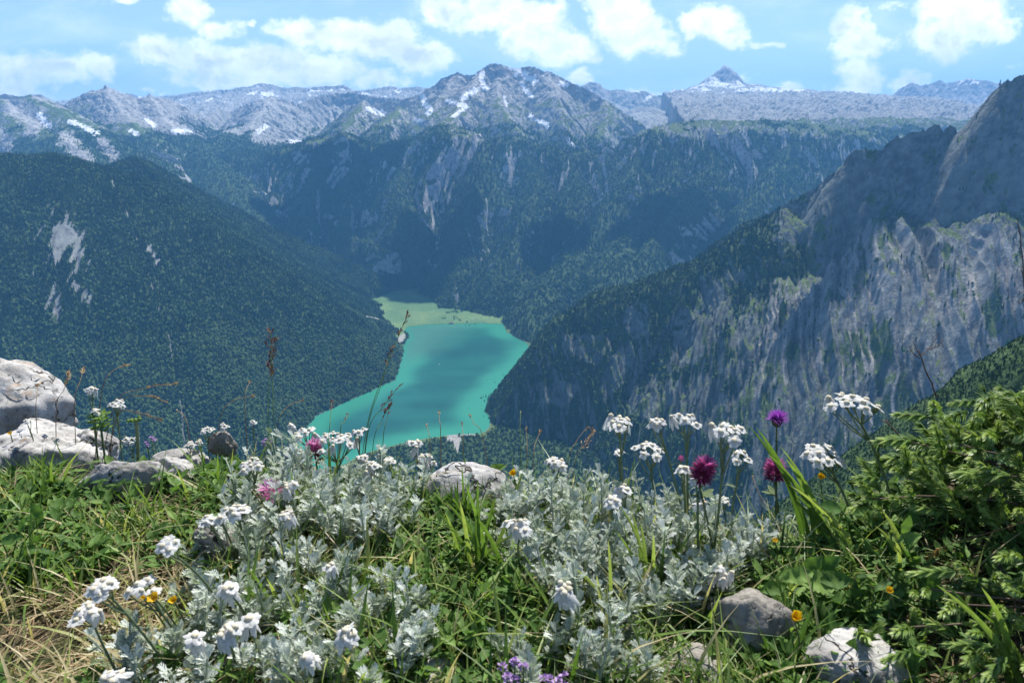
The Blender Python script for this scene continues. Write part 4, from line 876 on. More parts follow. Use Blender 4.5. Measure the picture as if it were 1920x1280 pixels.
def yarrow(px, py, wpx, n, bx, by, label, s=1.0, bud=0.10, aspect=.45, seed=None, stem=1.0):
    r = np.random.default_rng(int(px * 7 + py * 13)); base = ground_at(bx, by)
    if base[1] > 1.4: base = P(bx, by, 1.0)
    Yt = base[1] + r.uniform(-.012, .012) - (.035 if py > 930 else 0); c = P(px, py, Yt); f = c[1] * CP_ - (c[2] - CAM[2]) * SP_
    w_ = wpx * f / 2560; w_ = max(w_ - .0035 * s, .001)
    root = bpy.data.objects.new('yarrow', None); COL.objects.link(root); root.location = base; root.empty_display_size = .01
    root['label'] = label; root['category'] = 'flower'; root['group'] = 'white yarrow flowers'
    # heads on a flat or domed corymb
    k_ = np.arange(n); ang = k_ * 2.4 + r.uniform(0, 6); rad = np.sqrt((k_ + .5 * (n > 1)) / max(n, 1)) if n > 1 else np.zeros(1)
    hx = np.cos(ang) * rad * w_; hy = np.sin(ang) * rad * w_; hz = -(rad ** 2) * w_ * aspect * .8 + r.uniform(-.0022, .0022, n)
    H = c + np.stack([hx, hy, hz], -1)
    fork = c + (base - c) / np.linalg.norm(base - c) * (.012 + w_ * .9); fork[:2] += (base - c)[:2] * 0
    B = Bag(); mid = (base + fork) / 2 + np.array([r.normal(0, .004), r.normal(0, .004), .15 * abs(base[0] - fork[0])])
    st = bez(base - UP * .004, mid, fork, 12); V, F = tube(st, np.linspace(.00125, .00095, 12) * s * stem, 6); B.add(V, F, .5)
    fj = st[-3]
    for j in range(n):
        o = fork if j % 3 else fj
        V, F = tube(bez(o, o + (H[j] - o) * .5 + np.array([(H[j] - o)[0] * .18, (H[j] - o)[1] * .18, -.001]), H[j] - UP * .003 * s, 6), np.linspace(.00075, .0005, 6) * s, 5); B.add(V, F, .6)
    for j in range(4):
        T, F = FE[j]; q = st[2 + 2 * j]; d = rdir(1, 10, 50, r)
        V, Fs = scatter(T, F, q[None], basis(d, UP + .01), [r.uniform(.007, .014)]); B.add(V, Fs, .55)
    link('stem', B.mesh('stem', M_STEM, origin=base), root)
    for j in range(n):
        isb = r.uniform() < bud; mm = (BUDS if isb else HEADS)[r.integers(0, 2 if isb else 5)]
        out = np.array([hx[j], hy[j], 0]) / max(w_, .004); nrm = np.array([out[0] * .45, out[1] * .45 - .10, 1.]) + r.normal(0, .20, 3)
        q = Vector(nrm).to_track_quat('Z', 'Y'); o = link('flower_head', mm[0], root); o.rotation_mode = 'QUATERNION'
        o.rotation_quaternion = q; o.location = Vector(H[j] - base); sc = s * r.uniform(.88, 1.12); o.scale = (sc, sc, sc)
        link('disc', mm[1], o); link('calyx', mm[2], o)
    return root
YAR = [
 (1595, 742, 112, 11, 1690, 985, 'white yarrow cluster on the tallest stem, nearest the juniper bush', 1.2),
 (1545, 843, 92, 10, 1610, 1010, 'white yarrow cluster directly above the yellow flower by the juniper', 1.2),
 (1363, 799, 88, 8, 1335, 1060, 'flat white yarrow cluster on a forked stem left of the violet thistle', 1.1),
 (1391, 849, 52, 5, 1365, 1050, 'small white yarrow cluster just above right of the dark red clover', 1.0),
 (1160, 783, 64, 7, 1178, 1010, 'tall white yarrow cluster, leftmost of the row before the dark crag', 1.1),
 (1233, 789, 36, 4, 1300, 1030, 'small white yarrow cluster on a left-leaning stem between two taller ones', 1.0),
 (1284, 777, 70, 6, 1287, 1010, 'double white yarrow cluster with the highest heads of the middle row', 1.05),
 (1218, 835, 78, 9, 1228, 1000, 'wide flat white yarrow umbel on many thin stalks over the silver mat', .95),
 (1281, 878, 28, 2, 1282, 1040, 'lone white yarrow head touching the left of the dark red clover', 1.15),
 (1308, 899, 38, 3, 1312, 1080, 'white yarrow heads covering the front of the dark red clover', 1.15),
 (1160, 846, 26, 3, 1172, 960, 'tiny white yarrow under the leftmost tall cluster', .9),
 (1042, 863, 48, 7, 1050, 960, 'white yarrow cluster at the left end of the right silver mat', 1.0),
 (1170, 914, 40, 4, 1182, 1050, 'white yarrow low in the silver mat, upper of a close pair', 1.05),
 (1148, 937, 38, 4, 1150, 1060, 'white yarrow low in the silver mat, lower of a close pair', 1.05),
 (970, 977, 62, 6, 985, 1090, 'cream budded yarrow right below the smooth domed rock', 1.0, .6),
 (1058, 1099, 46, 6, 1075, 1190, 'drooping yarrow with cream buds in the middle of the lower silver mat', 1.15, .8),
 (1352, 1066, 62, 7, 1370, 1130, 'small pale yarrow heads above the grey boulder', .8, .5),
 (1357, 934, 34, 6, 1372, 1010, 'tiny flat white yarrow beside the dark red clover stem', .6),
 (1320, 940, 26, 3, 1322, 1040, 'withered yarrow head below the dark red clover', .8, 1.0),
 (627, 816, 96, 15, 640, 930, 'densest wide white yarrow cluster in front of the lake', 1.0),
 (573, 804, 58, 8, 590, 920, 'white yarrow cluster above the pink clover at the lake shore', .95),
 (545, 795, 18, 3, 556, 900, 'single small white yarrow left of the cluster above the pink clover', .8),
 (674, 806, 32, 4, 672, 930, 'small white yarrow at the right end of the densest cluster', .95),
 (776, 827, 42, 5, 790, 920, 'white yarrow with brown buds left of the smooth domed rock top', 1.0, .3),
 (797, 855, 50, 8, 806, 930, 'cream budded yarrow just touching the domed rock', .9, .6),
 (676, 854, 28, 4, 690, 940, 'upper small yarrow of the group behind the left silver mat', .9),
 (692, 870, 46, 7, 705, 960, 'yarrow of cream heads low in the group behind the left silver mat', .9, .4),
 (728, 860, 30, 6, 735, 940, 'small yarrow right of the group behind the left silver mat', .85, .2),
 (551, 838, 26, 4, 560, 900, 'small white yarrow left of the pink clover head', .85),
 (563, 849, 26, 4, 572, 910, 'low white yarrow close under the pink clover', .85),
 (471, 865, 56, 7, 490, 960, 'white yarrow in the grass right of the flat pale rock', 1.05),
 (444, 951, 56, 7, 470, 1060, 'white yarrow above the small brownish rock', 1.05),
 (390, 973, 30, 4, 450, 1075, 'white yarrow left of the brownish rock, leaning left', .95),
 (413, 969, 22, 3, 458, 1070, 'narrow white yarrow right behind the left-leaning one', .9),
 (541, 905, 46, 4, 560, 1000, 'cream yarrow buds beside the pink spiky flower', 1.0, .6),
 (538, 963, 38, 8, 560, 1050, 'round cluster of yarrow buds in the left silver mat', .85, .7),
 (313, 1018, 54, 5, 432, 1165, 'white yarrow on a long bent stem in front of the shaded grass', .95),
 (189, 1095, 58, 7, 330, 1265, 'upper of two white yarrow clusters at the lower left', .9),
 (160, 1141, 62, 6, 240, 1290, 'lower of two white yarrow clusters at the lower left', .9),
 (264, 1098, 72, 6, 370, 1225, 'flat white yarrow cluster left of the yellow flower pair', .9),
 (430, 1100, 38, 5, 470, 1190, 'white yarrow with cream discs at the top of the front foliage', 1.1, .2),
 (424, 1178, 52, 6, 450, 1260, 'drooping white yarrow in the front silver foliage', 1.0, .4),
 (466, 1158, 24, 3, 480, 1250, 'small drooping white yarrow right of a larger drooping one', 1.2, .5),
 (363, 1196, 26, 5, 385, 1265, 'white yarrow heads stacked along a leaning stem in the front foliage', 1.1),
 (212, 1266, 52, 6, 260, 1330, 'white yarrow cut by the bottom edge at the left', 1.0),
 (577, 1231, 40, 4, 590, 1300, 'bright white yarrow near the bottom edge in the front foliage', 1.05),
 (650, 1185, 42, 5, 665, 1260, 'white yarrow right of centre in the front foliage', 1.2, .2),
 (621, 1060, 30, 3, 632, 1130, 'small pinkish white yarrow between the left mat and the front foliage', 1.0, .4),
 (172, 727, 28, 7, 176, 842, 'small white flower ball on a tall stalk right of the jagged rock', .75),
 (218, 753, 36, 8, 222, 850, 'white flower cluster leaning over the valley right of the jagged rock', .8),
 (177, 769, 20, 5, 182, 845, 'tiny white flower cluster under the tall white ball', .7),
 (245, 821, 36, 7, 250, 870, 'flat white umbel behind the slanting slab', .7),
 (386, 802, 32, 6, 392, 860, 'white flowers beside the small grey rock at the edge', .7),
 (355, 830, 24, 5, 360, 870, 'small white flowers left of the small grey rock at the edge', .7),
 (374, 827, 18, 4, 378, 870, 'tiny white flowers touching the small grey rock at the edge', .7),
 (475, 789, 14, 4, 478, 860, 'tiny white flower left of the tall purple grass', .6),
 (52, 787, 20, 4, 62, 812, 'small white flowers in the gap above the rounded pale rock', .6),
 (419, 797, 20, 4, 424, 850, 'white flowers on top of the small grey rock at the edge', .7)]
for y_ in YAR: yarrow(*y_)

# ------------------------------------------------------------------ other flowers
def root_at(name, label, cat, loc, group=None):
    o = bpy.data.objects.new(name, None); COL.objects.link(o); o.location = loc; o.empty_display_size = .01
    o['label'] = label; o['category'] = cat
    if group: o['group'] = group
    return o
def florets(c, axis, rx, L, n, el0, el1, w=.10, seed=0, k0=0., tint=None):
    """a tuft of pointed florets around an axis"""
    r = np.random.default_rng(seed); T, F = blade_T(3, w, .12, .5)
    e = np.radians(r.uniform(el0, el1, n)); a = r.uniform(0, 6.283, n); ax = np.asarray(axis, float); ax /= np.linalg.norm(ax)
    u = np.cross(ax, [0.31, .9, .2]); u /= np.linalg.norm(u); v = np.cross(ax, u)
    d = np.cos(e)[:, None] * (np.cos(a)[:, None] * u + np.sin(a)[:, None] * v) + np.sin(e)[:, None] * ax
    pos = np.asarray(c) + d * np.array(rx) * k0
    V, Fs = scatter(T, F, pos, basis(d, ax + .01), L * r.uniform(.75, 1.15, n))
    t = np.clip(r.normal(.55, .22, n), 0, 1) if tint is None else tint(d, ax)
    return V, Fs, np.repeat(t, len(T))
def stalk(base, top, r0=.0011, r1=.0008, bow=.1, n=10):
    base = np.asarray(base); top = np.asarray(top); mid = (base + top) / 2 + np.array([bow * (top - base)[2] * .2, 0, 0.1 * abs(base[0] - top[0])])
    return tube(bez(base, mid, top, n), np.linspace(r0, r1, n), 6)
def clover(px, py, wpx, hpx, bx, by, label, tilt=(0, 0), n=150, low=None, spiky=False):
    base = ground_at(bx, by); c = P(px, py, base[1]); f = c[1] * CP_ - (c[2] - CAM[2]) * SP_; w_ = wpx * f / 2560; h_ = hpx * f / 2560
    root = root_at('clover', label, 'flower', base, 'pink clover heads')
    ax = np.array([tilt[0], tilt[1], 1.]); ax /= np.linalg.norm(ax); B = Bag(); bt = c - ax * h_ * .8
    V, F = stalk(base, bt, .0012, .0011); B.add(V, F, .25)
    T, F = ellip_T(6, .24, .2, .2)
    for q in range(3):
        d = rdir(1, 20, 50, rng); V, Fs = scatter(T, F, (bt * (.85) + base * .15)[None], basis(d, UP + .01), [w_ * 1.2]); B.add(V, Fs, .2)
    link('stem', B.mesh('stem', M_STEM, origin=base), root)
    r = np.random.default_rng(int(px)); B = Bag(); m = n
    z = np.linspace(-.85, .9, m); a = np.arange(m) * 2.39996; rr_ = np.sqrt(1 - z * z * .92)
    u = np.cross(ax, [0, 1, .1]); u /= np.linalg.norm(u); v = np.cross(ax, u)
    radial = np.cos(a)[:, None] * u + np.sin(a)[:, None] * v
    pos = c + ax * (z * h_ * .62)[:, None] + radial * (rr_ * w_ * .35)[:, None]
    d = radial * (.75 if not spiky else 1.0) + ax * (np.clip(.75 + z * .9, .15, 2))[:, None] + r.normal(0, .13, (m, 3))
    T, F = blade_T(3, .13 if not spiky else .10, .25, .6); V, Fs = scatter(T, F, pos, basis(d, ax + .02), (w_ * (.72 if not spiky else .85)) * r.uniform(.8, 1.15, m))
    tt = np.clip(.30 + .42 * z + r.normal(0, .18, m), 0, 1); B.add(V, Fs, np.repeat(tt, len(T)))
    link('floret_ball', B.mesh('floret_ball', M_PALEPINK if px < 1270 else M_PINK, origin=base), root)
    if low:
        B = Bag(); s = z < -.15; V, Fs = scatter(T, F, pos[s], basis(d[s] - ax * .5, ax + .02), w_ * .55 * r.uniform(.8, 1.2, s.sum())); B.add(V, Fs, np.repeat(r.uniform(.1, .6, s.sum()), len(T)))
        link('withered_florets', B.mesh('withered_florets', M_DRY, origin=base), root)
clover(1318, 884, 52, 62, 1345, 1080, 'large dark red purple clover head among the white yarrow', (.25, -.1), 240)
clover(1452, 884, 46, 54, 1475, 1040, 'pink clover head right below the violet thistle', (-.1, 0), 190)
clover(590, 842, 36, 44, 600, 930, 'pink clover head with withered brown base in front of the lake', (0, 0), 170, True)
clover(507, 920, 46, 42, 540, 1010, 'spiky pink flower leaning left beside the left silver mat', (-.35, -.2), 60, False, True)
clover(703, 956, 22, 20, 715, 1000, 'half hidden pink flower low in the left silver mat', (0, -.2), 40, False, True)
clover(1277, 860, 13, 14, 1285, 990, 'tiny closed pink bud left of the dark red clover', (0, 0), 60)
# violet thistle
base = ground_at(1462, 1010); c = P(1457, 790, base[1]); f = c[1] * CP_ - (c[2] - CAM[2]) * SP_; u_ = f / 1280
root = root_at('thistle', 'violet thistle head on a straight stalk before the crag', 'flower', base)
B = Bag(); V, F = stalk(base, c - UP * 10 * u_, .0011, .001, .02); B.add(V, F, .1)
for q in range(3):
    T, F = blade_T(5, .09, .6); d = rdir(1, 20, 60); V, Fs = scatter(T, F, (base + UP * .02 * (q + 1))[None], basis(d, UP + .01), [.03]); B.add(V, Fs, .2)
link('stem', B.mesh('stem', M_STEM, origin=base), root)
D, F = ico(3); B = Bag(); B.add(D * np.array([9.5, 9.5, 10]) * u_ * (1 + .08 * rng.normal(size=(len(D), 1))) + c, F, rng.uniform(0, 1, len(D))); link('bract_cup', B.mesh('bract_cup', M_DARKB, False, origin=base), root)
B = Bag(); B.add(*florets(c + UP * 2 * u_, UP, [6 * u_] * 3, 21 * u_, 230, 8, 85, .055, 5, .5)); link('floret_tuft', B.mesh('floret_tuft', M_VIOLET, origin=base), root)
# yellow flowers
def yellow(px, py, wpx, bx, by, label, npet=5, tilt=(.0, -.5), cup=.5, dbl=None):
    base = ground_at(bx, by); c = P(px, py, base[1] - (.07 if py > 1000 else 0)); f = c[1] * CP_ - (c[2] - CAM[2]) * SP_; w_ = wpx * f / 2560
    root = root_at('buttercup', label, 'flower', base, 'yellow flowers'); ax = np.array([tilt[0], tilt[1], 1.]); ax /= np.linalg.norm(ax)
    B = Bag(); V, F = stalk(base, c, .0008, .0007); B.add(V, F, .3); link('stem', B.mesh('stem', M_STEM, origin=base), root)
    u = np.cross(ax, [0, 1, .1]); u /= np.linalg.norm(u); v = np.cross(ax, u); a = np.arange(npet) * 6.283 / npet + px
    d = np.cos(a)[:, None] * u + np.sin(a)[:, None] * v + ax * cup
    T, F = ellip_T(6, .40 if npet < 7 else .2, -.25, .5, 1.3); V, Fs = scatter(T, F, np.repeat(c[None], npet, 0), basis(d, ax + .01), w_ * rng.uniform(.9, 1.1, npet))
    B = Bag(); B.add(V, Fs, np.repeat(rng.uniform(.4, 1, npet), len(T))); link('petals', B.mesh('petals', M_YELLOW, origin=base), root)
    D, F = ico(2); B = Bag(); B.add(D * w_ * .24 + c + ax * w_ * .15, F, 0.); link('centre', B.mesh('centre', M_YELLOW, origin=base), root)
for q in [(418, 838, 26, 424, 885, 'star shaped yellow flower behind the flat pale rock', 5, (.1, -.3), .15), (963, 890, 24, 970, 960, 'yellow flower at the right foot of the smooth domed rock', 5, (-.2, -.6), .9),
          (1538, 895, 24, 1552, 1015, 'round yellow buttercup under the white yarrow by the juniper', 5, (-.2, -.8), .9), (292, 1123, 30, 340, 1190, 'larger yellow flower of the pair below the flat white yarrow', 6, (-.2, -.5), .6),
          (326, 1127, 24, 352, 1185, 'smaller right hand yellow flower of the pair below the flat white yarrow', 5, (.1, -.5), .7), (1488, 1160, 46, 1500, 1230, 'big folded yellow flower right of the grey boulder', 4, (0, -.6), 1.2),
          (1665, 1108, 24, 1680, 1160, 'orange yellow flower in the shade beside the juniper sprigs', 5, (0, -.6), .8), (20, 814, 11, 24, 850, 'tiny yellow flower on the left edge by the jagged rock', 5, (0, -.4), .5),
          (270, 1122, 16, 322, 1195, 'yellow bud left of the larger yellow flower', 4, (0, -.4), 1.1), (1452, 1014, 15, 1460, 1060, 'small yellow flower on the dark gap at the right', 5, (0, -.4), .5)]: yellow(*q)
# thyme
def thyme(px, py, wpx, n, by, label, k=1.):
    base = ground_at(px, by); root = root_at('thyme', label, 'flower', base, 'lilac thyme flowers'); B = Bag(); Bs = Bag(); f = math.hypot(base[1], .42); w_ = wpx * f / 2560
    r = np.random.default_rng(int(px))
    for i in range(n):
        q = base + np.array([r.uniform(-w_, w_), r.uniform(-w_, w_) * .7 - (.04 if py > 1200 else 0), 0]); top = P(px, py, base[1] - (.04 if py > 1200 else 0)); tz = top[2] + r.uniform(-.006, .006); t = np.array([q[0], q[1], tz])
        V, F = tube(np.array([q, t]), .0006, 4); Bs.add(V, F, .1)
        T, F = ellip_T(4, .35, .1, .3); d = rdir(26, -10, 80, r); V, Fs = scatter(T, F, t + d * .0022 * k, basis(d, UP + .01), k * r.uniform(.003, .0046, 26)); B.add(V, Fs, np.repeat(np.clip(r.normal(.75, .2, 26), 0, 1), len(T)))
    link('stems', Bs.mesh('stems', M_STEM, origin=base), root); link('flowers', B.mesh('flowers', M_LILAC, origin=base), root)
thyme(962, 1264, 40, 6, 1290, 'lilac thyme clump at the bottom edge near the centre', .72); thyme(1032, 1275, 34, 5, 1300, 'smaller lilac thyme clump right of the other thyme', .66)
thyme(292, 830, 18, 4, 872, 'dull purple thyme spikes left of the flat pale rock', .6); thyme(547, 864, 12, 3, 885, 'tiny lilac thyme in the grass under the lake', .6); thyme(500, 830, 22, 4, 868, 'purple brown thyme at the edge below the tall purple grass', .6)
# ------------------------------------------------------------------ tall grasses with seed heads
def grass_stalk(pts, label, head=.3, size=3.4, mat=None, dens=26, spread=.35, w=1.5, Y=None, cat='grass stalk', base=None):
    """pts: outline of the stalk in view, from the ground up"""
    b0 = ground_at(*pts[0]) if Y is None else P(pts[0][0], pts[0][1], Y); Yb = b0[1]; r = np.random.default_rng(int(pts[-1][0] * 3 + pts[-1][1]))
    W = np.array([b0] + [P(a, b, Yb + .02 * i) for i, (a, b) in enumerate(pts[1:], 1)]); f = W[-1][1]; u = f / 1280
    t = np.linspace(0, len(W) - 1, 26); k = np.clip(t.astype(int), 0, len(W) - 2); fr = (t - k)[:, None]
    a0 = W[np.clip(k - 1, 0, None)]; a1 = W[k]; a2 = W[k + 1]; a3 = W[np.clip(k + 2, None, len(W) - 1)]
    C = .5 * ((2 * a1) + (-a0 + a2) * fr + (2 * a0 - 5 * a1 + 4 * a2 - a3) * fr ** 2 + (-a0 + 3 * a1 - 3 * a2 + a3) * fr ** 3)
    root = root_at('grass_stalk', label, cat, b0, 'grass stalks with seed heads')
    B = Bag(); V, F = tube(C, np.linspace(w * .55, w * .3, 26) * u, 5); B.add(V, F, np.concatenate([np.repeat(np.linspace(.3, .75, 26), 5), [.7]]))
    link('stem', B.mesh('stem', M_GRASS if mat is not M_DRY else M_DRY, origin=b0), root)
    m = dens; tt = (1 - head) + head * r.uniform(0, 1, m); ii = tt * 25; k = np.clip(ii.astype(int), 0, 24); pos = C[k] + (C[k + 1] - C[k]) * (ii - k)[:, None]
    d0 = C[k + 1] - C[k]; d0 /= np.linalg.norm(d0, axis=1, keepdims=True); off = r.normal(0, 1, (m, 3)); off -= (off * d0).sum(1)[:, None] * d0
    off /= np.linalg.norm(off, axis=1, keepdims=True); d = d0 + off * r.uniform(.15, .8, m)[:, None]; B = Bag()
    q = pos + off * (spread * 12 * u * r.uniform(0, 1, m))[:, None] * np.linspace(1, .4, m)[:, None]
    for i in range(m): V, F = tube(np.array([pos[i] - d0[i] * (5 if spread > .5 else 2) * u, q[i] + d[i] * .5 * u]), .28 * u, 3); B.add(V, F, .4)
    T, F = ellip_T(4, .20, .1, .8); V, Fs = scatter(T, F, q, basis(d, UP + .02), size * 2.4 * u * r.uniform(.7, 1.3, m)); B.add(V, Fs, np.repeat(np.clip(r.normal(.55, .25, m), 0, 1), len(T)))
    link('seed_head', B.mesh('seed_head', mat or M_PURPLE_SEED, origin=b0), root)
GS = [
 ([(516, 870), (514, 790), (510, 700), (508, 620)], 'tall purple grass panicle standing before the wooded hill', .36, 3.6, None, 44, .9),
 ([(500, 868), (503, 780), (506, 700), (518, 632)], 'second tall purple grass stalk close behind the tall panicle', .3, 3.2, None, 26, .8),
 ([(662, 900), (690, 790), (728, 680), (765, 588)], 'long dark grass stalk leaning right across the lake', .18, 3.4, None, 18, .5),
 ([(668, 880), (690, 800), (715, 720), (735, 650)], 'dark grass stalk leaning right beside the long one', .22, 3.2, None, 14, .5),
 ([(672, 880), (690, 810), (720, 760), (752, 718)], 'purple grass with loose spikelets curving over the lake', .4, 3.4, None, 18, .7),
 ([(690, 900), (700, 830), (715, 790), (732, 756)], 'short dark spike of grass tilted over the lake water', .3, 3.0, None, 22, .2),
 ([(712, 880), (718, 830), (724, 790), (732, 757)], 'thin upright dark grass right of the tilted spike', .25, 2.6, None, 12, .2),
 ([(618, 880), (618, 820), (620, 780), (622, 752)], 'slim purple grass spike above the densest yarrow cluster', .3, 2.6, None, 12, .2),
 ([(630, 870), (638, 810), (646, 790), (652, 777)], 'short pale grass tip right of the slim purple spike', .3, 2.4, None, 10, .2),
 ([(66, 860), (68, 790), (69, 740), (72, 722)], 'brown sedge spike in front of the jagged rock', .12, 3.2, M_DRY, 10, .4),
 ([(92, 850), (105, 770), (120, 730), (130, 700)], 'brown sedge with several spikelets beside the jagged rock', .3, 3.4, M_DRY, 16, .5),
 ([(128, 840), (140, 760), (150, 715), (158, 693)], 'slender brown sedge right of the jagged rock', .22, 3.2, M_DRY, 12, .3),
 ([(160, 860), (190, 740), (212, 695), (241, 685)], 'arching grass bowing right above the white flower ball', .2, 2.6, M_DRY, 12, .2),
 ([(170, 860), (215, 760), (270, 728), (330, 719)], 'long arching grass bowing far right over the valley', .32, 2.8, M_DRY, 18, .2),
 ([(175, 850), (225, 762), (270, 742), (313, 753)], 'arching grass bent down at its tip below the long one', .3, 2.8, M_DRY, 16, .2),
 ([(190, 850), (215, 782), (260, 774), (300, 786)], 'low arching brown grass over the yellow green bud', .4, 2.8, M_DRY, 18, .3),
 ([(462, 870), (461, 800), (460, 740), (468, 716)], 'thin grass with a hooked tip right of the arching grasses', .08, 2.4, M_DRY, 5, .1),
 ([(398, 862), (412, 790), (436, 752), (474, 742)], 'thin brown grass arching right under the hooked tip', .14, 2.6, M_DRY, 8, .2),
 ([(352, 860), (352, 800), (340, 775), (333, 770)], 'thin green grass with a tip bent to the left', .1, 2.2, M_DRY, 5, .1),
 ([(505, 870), (520, 800), (540, 762), (570, 750)], 'thin green grass arching right beside the tall panicle', .1, 2.2, M_DRY, 6, .1),
 ([(930, 920), (905, 820), (890, 795), (880, 778)], 'grass with a pale tip leaning left over the gravel fan', .15, 2.4, M_DRY, 8, .2),
 ([(870, 910), (869, 830), (868, 810), (866, 794)], 'short grass with a whitish tip right of the gravel fan', .18, 2.4, M_DRY, 8, .2),
 ([(806, 900), (806, 830), (804, 812), (799, 795)], 'pale grass tip left of the gravel fan', .18, 2.4, M_DRY, 8, .2),
 ([(824, 900), (826, 810), (824, 790), (823, 772)], 'faint thin grass in the middle of the lake water', .18, 2.0, M_DRY, 8, .2),
 ([(975, 920), (976, 850), (975, 800), (976, 772)], 'straight green blade pointing up right of the domed rock', .05, 1.6, M_GRASS, 4, .1),
 ([(985, 920), (988, 860), (988, 830), (987, 804)], 'short grass with an orange tip right of the straight blade', .1, 2.8, M_DRY, 7, .2),
 ([(1000, 920), (1000, 860), (1004, 830), (1013, 810)], 'bent grass with a brown tip beside the orange one', .1, 2.8, M_DRY, 7, .2),
 ([(1050, 930), (1066, 860), (1082, 825), (1100, 802)], 'grass leaning right with a brown tip over the crag foot', .12, 2.8, M_DRY, 9, .3),
 ([(1060, 930), (1080, 860), (1100, 830), (1112, 806)], 'wispy pale grass panicle behind the leaning grass', .5, 2.4, M_DRY, 34, .9),
 ([(1430, 1010), (1428, 950), (1415, 905), (1411, 893)], 'dry thin stalk with a pale tip left of the pink clover', .1, 2.6, M_DRY, 6, .2)]
for g_ in GS: grass_stalk(*g_)
grass_stalk([(1990, 950), (1900, 985), (1830, 1005), (1780, 1020), (1738, 1046)], 'brown seed head on a stalk lying across the juniper shade', .2, 5, M_DRY, 30, .3, 2.2, Y=.50)
grass_stalk([(1660, 1290), (1740, 1262), (1830, 1240), (1960, 1220)], 'long green stalk crossing the lower right corner', .02, 2, M_GRASS, 4, .1, 5.5, Y=.40)
# long broad green blades standing up from the middle and the right
def tuft(cx, cy, n, lens, tips, label, wd=.02, tint=.5, Y=None):
    base = ground_at(cx, cy); root = root_at('grass_tuft', label, 'grass', base, 'tufts of long grass'); r = np.random.default_rng(int(cx))
    for i in range(n):
        tx, ty = tips[i % len(tips)]; tx += r.uniform(-18, 18) * (i >= len(tips)); ty += r.uniform(-10, 50) * (i >= len(tips))
        b = base + np.array([r.normal(0, .008), r.normal(0, .008), -.004]); t = P(tx, ty, base[1] + r.uniform(-.03, .03)); m = (b + t) / 2 + np.array([(b - t)[0] * .22, 0, .010])
        C = bez(b, m, t, 12); u = np.linspace(0, 1, 12); ww = lens * (np.sin(np.clip(u * .72 + .28, 0, 1) * np.pi) ** .6) * r.uniform(.7, 1.2); ww[-1] = lens * .03
        tg = np.gradient(C, axis=0); sd = np.cross(tg, np.array([r.normal(0, .5), -1, r.normal(0, .5)])); sd /= np.linalg.norm(sd, axis=1, keepdims=True); nn = np.cross(sd, tg); nn /= np.linalg.norm(nn, axis=1, keepdims=True)
        V = np.stack([C - sd * ww[:, None] + nn * ww[:, None] * .4, C, C + sd * ww[:, None] + nn * ww[:, None] * .4], 1).reshape(-1, 3)
        B = Bag(); B.add(V, grid_faces(12, 3), np.repeat(np.clip(r.normal(tint, .12) - .12 + .22 * u, 0, .75), 3)); link('blade', B.mesh('blade', M_GRASS, origin=base), root)
tuft(912, 1080, 14, .0022, [(872, 905), (848, 930), (895, 900), (930, 930), (960, 960), (820, 960), (885, 960)], 'tuft of long green blades rising before the domed rock', tint=.38)
tuft(870, 1000, 9, .0016, [(866, 870), (880, 900), (852, 905), (905, 915), (835, 930)], 'thin dark blades against the domed rock', tint=.2)
tuft(1130, 1170, 6, .0020, [(1070, 1060), (1118, 1075), (1180, 1085), (1140, 1010)], 'yellow green blades inside the lower silver mat', tint=.6)
tuft(1225, 1120, 8, .0018, [(1185, 960), (1160, 945), (1225, 1000), (1150, 990), (1208, 1010)], 'long blades standing in the right silver mat', tint=.5)
tuft(1545, 1040, 9, .0028, [(1418, 800), (1440, 850), (1462, 835), (1500, 890), (1480, 930)], 'broad grey green blades leaning left past the pink clover', tint=.35)
tuft(1600, 1060, 5, .0022, [(1490, 915), (1520, 960), (1556, 985)], 'pale curved blades leaning left under the white yarrow by the juniper', tint=.6)
tuft(1690, 1075, 4, .0022, [(1652, 955), (1640, 985)], 'bright green blades upright at the foot of the tallest yarrow', tint=.5)
tuft(1470, 1260, 10, .0016, [(1430, 1190), (1455, 1200), (1480, 1190), (1500, 1210), (1520, 1205)], 'dark grass tuft between the grey boulder and the cracked stone', tint=.15)
tuft(255, 985, 12, .0015, [(230, 915), (250, 905), (275, 930), (300, 920), (325, 945), (210, 945)], 'grass tuft growing over the slanting slab', tint=.35)
tuft(95, 930, 12, .0015, [(60, 850), (90, 840), (115, 870), (135, 855), (40, 880)], 'dark grass tuft before the rounded pale rock', tint=.25)
tuft(1900, 1290, 5, .0022, [(1840, 1100), (1755, 1095), (1860, 1140)], 'two long blades rising through the lower juniper sprigs', tint=.55)

# ------------------------------------------------------------------ broad leaves on the right, succulent rosette, bud
def leaf_plant(name, label, leaves, cat='plant'):
    base = ground_at(leaves[0][0], leaves[0][1] + 60); root = root_at(name, label, cat, base)
    for (px, py, L, wd, ang, lift, tint) in leaves:
        T, F = ellip_T(28 if L > 60 else 10, wd, .22, .30, 1.0); T = T.copy(); T[:, 2] += .045 * np.sin(T[:, 1] * 19 + L) * np.abs(T[:, 0]) / wd
        if L > 60: T[:, 0] *= 1 + .13 * np.where(np.arange(len(T)) // 5 % 3 == 0, -1, .4) * (np.abs(T[:, 0]) > wd * .3)
        c = P(px, py, base[1] - .01 + rng.uniform(-.015, .015)); f = c[1] * CP_ - (c[2] - CAM[2]) * SP_; a = R(ang)
        d = np.array([math.cos(a), -.25, math.sin(a) * .7 + lift]); B = Bag(); Lm = L * f / 1280
        V, Fs = scatter(T, F, (c - d / np.linalg.norm(d) * Lm * .5)[None], basis(d[None], np.array([[.1, -.55, .8]])), [Lm]); B.add(V, Fs, tint)
        V, F2 = tube(bez(base, base * .5 + c * .5 + UP * .004, c - d / np.linalg.norm(d) * Lm * .5, 6), .0007, 5); B.add(V, F2, .4)
        link('leaf', B.mesh('leaf', M_HERB, origin=base), root)
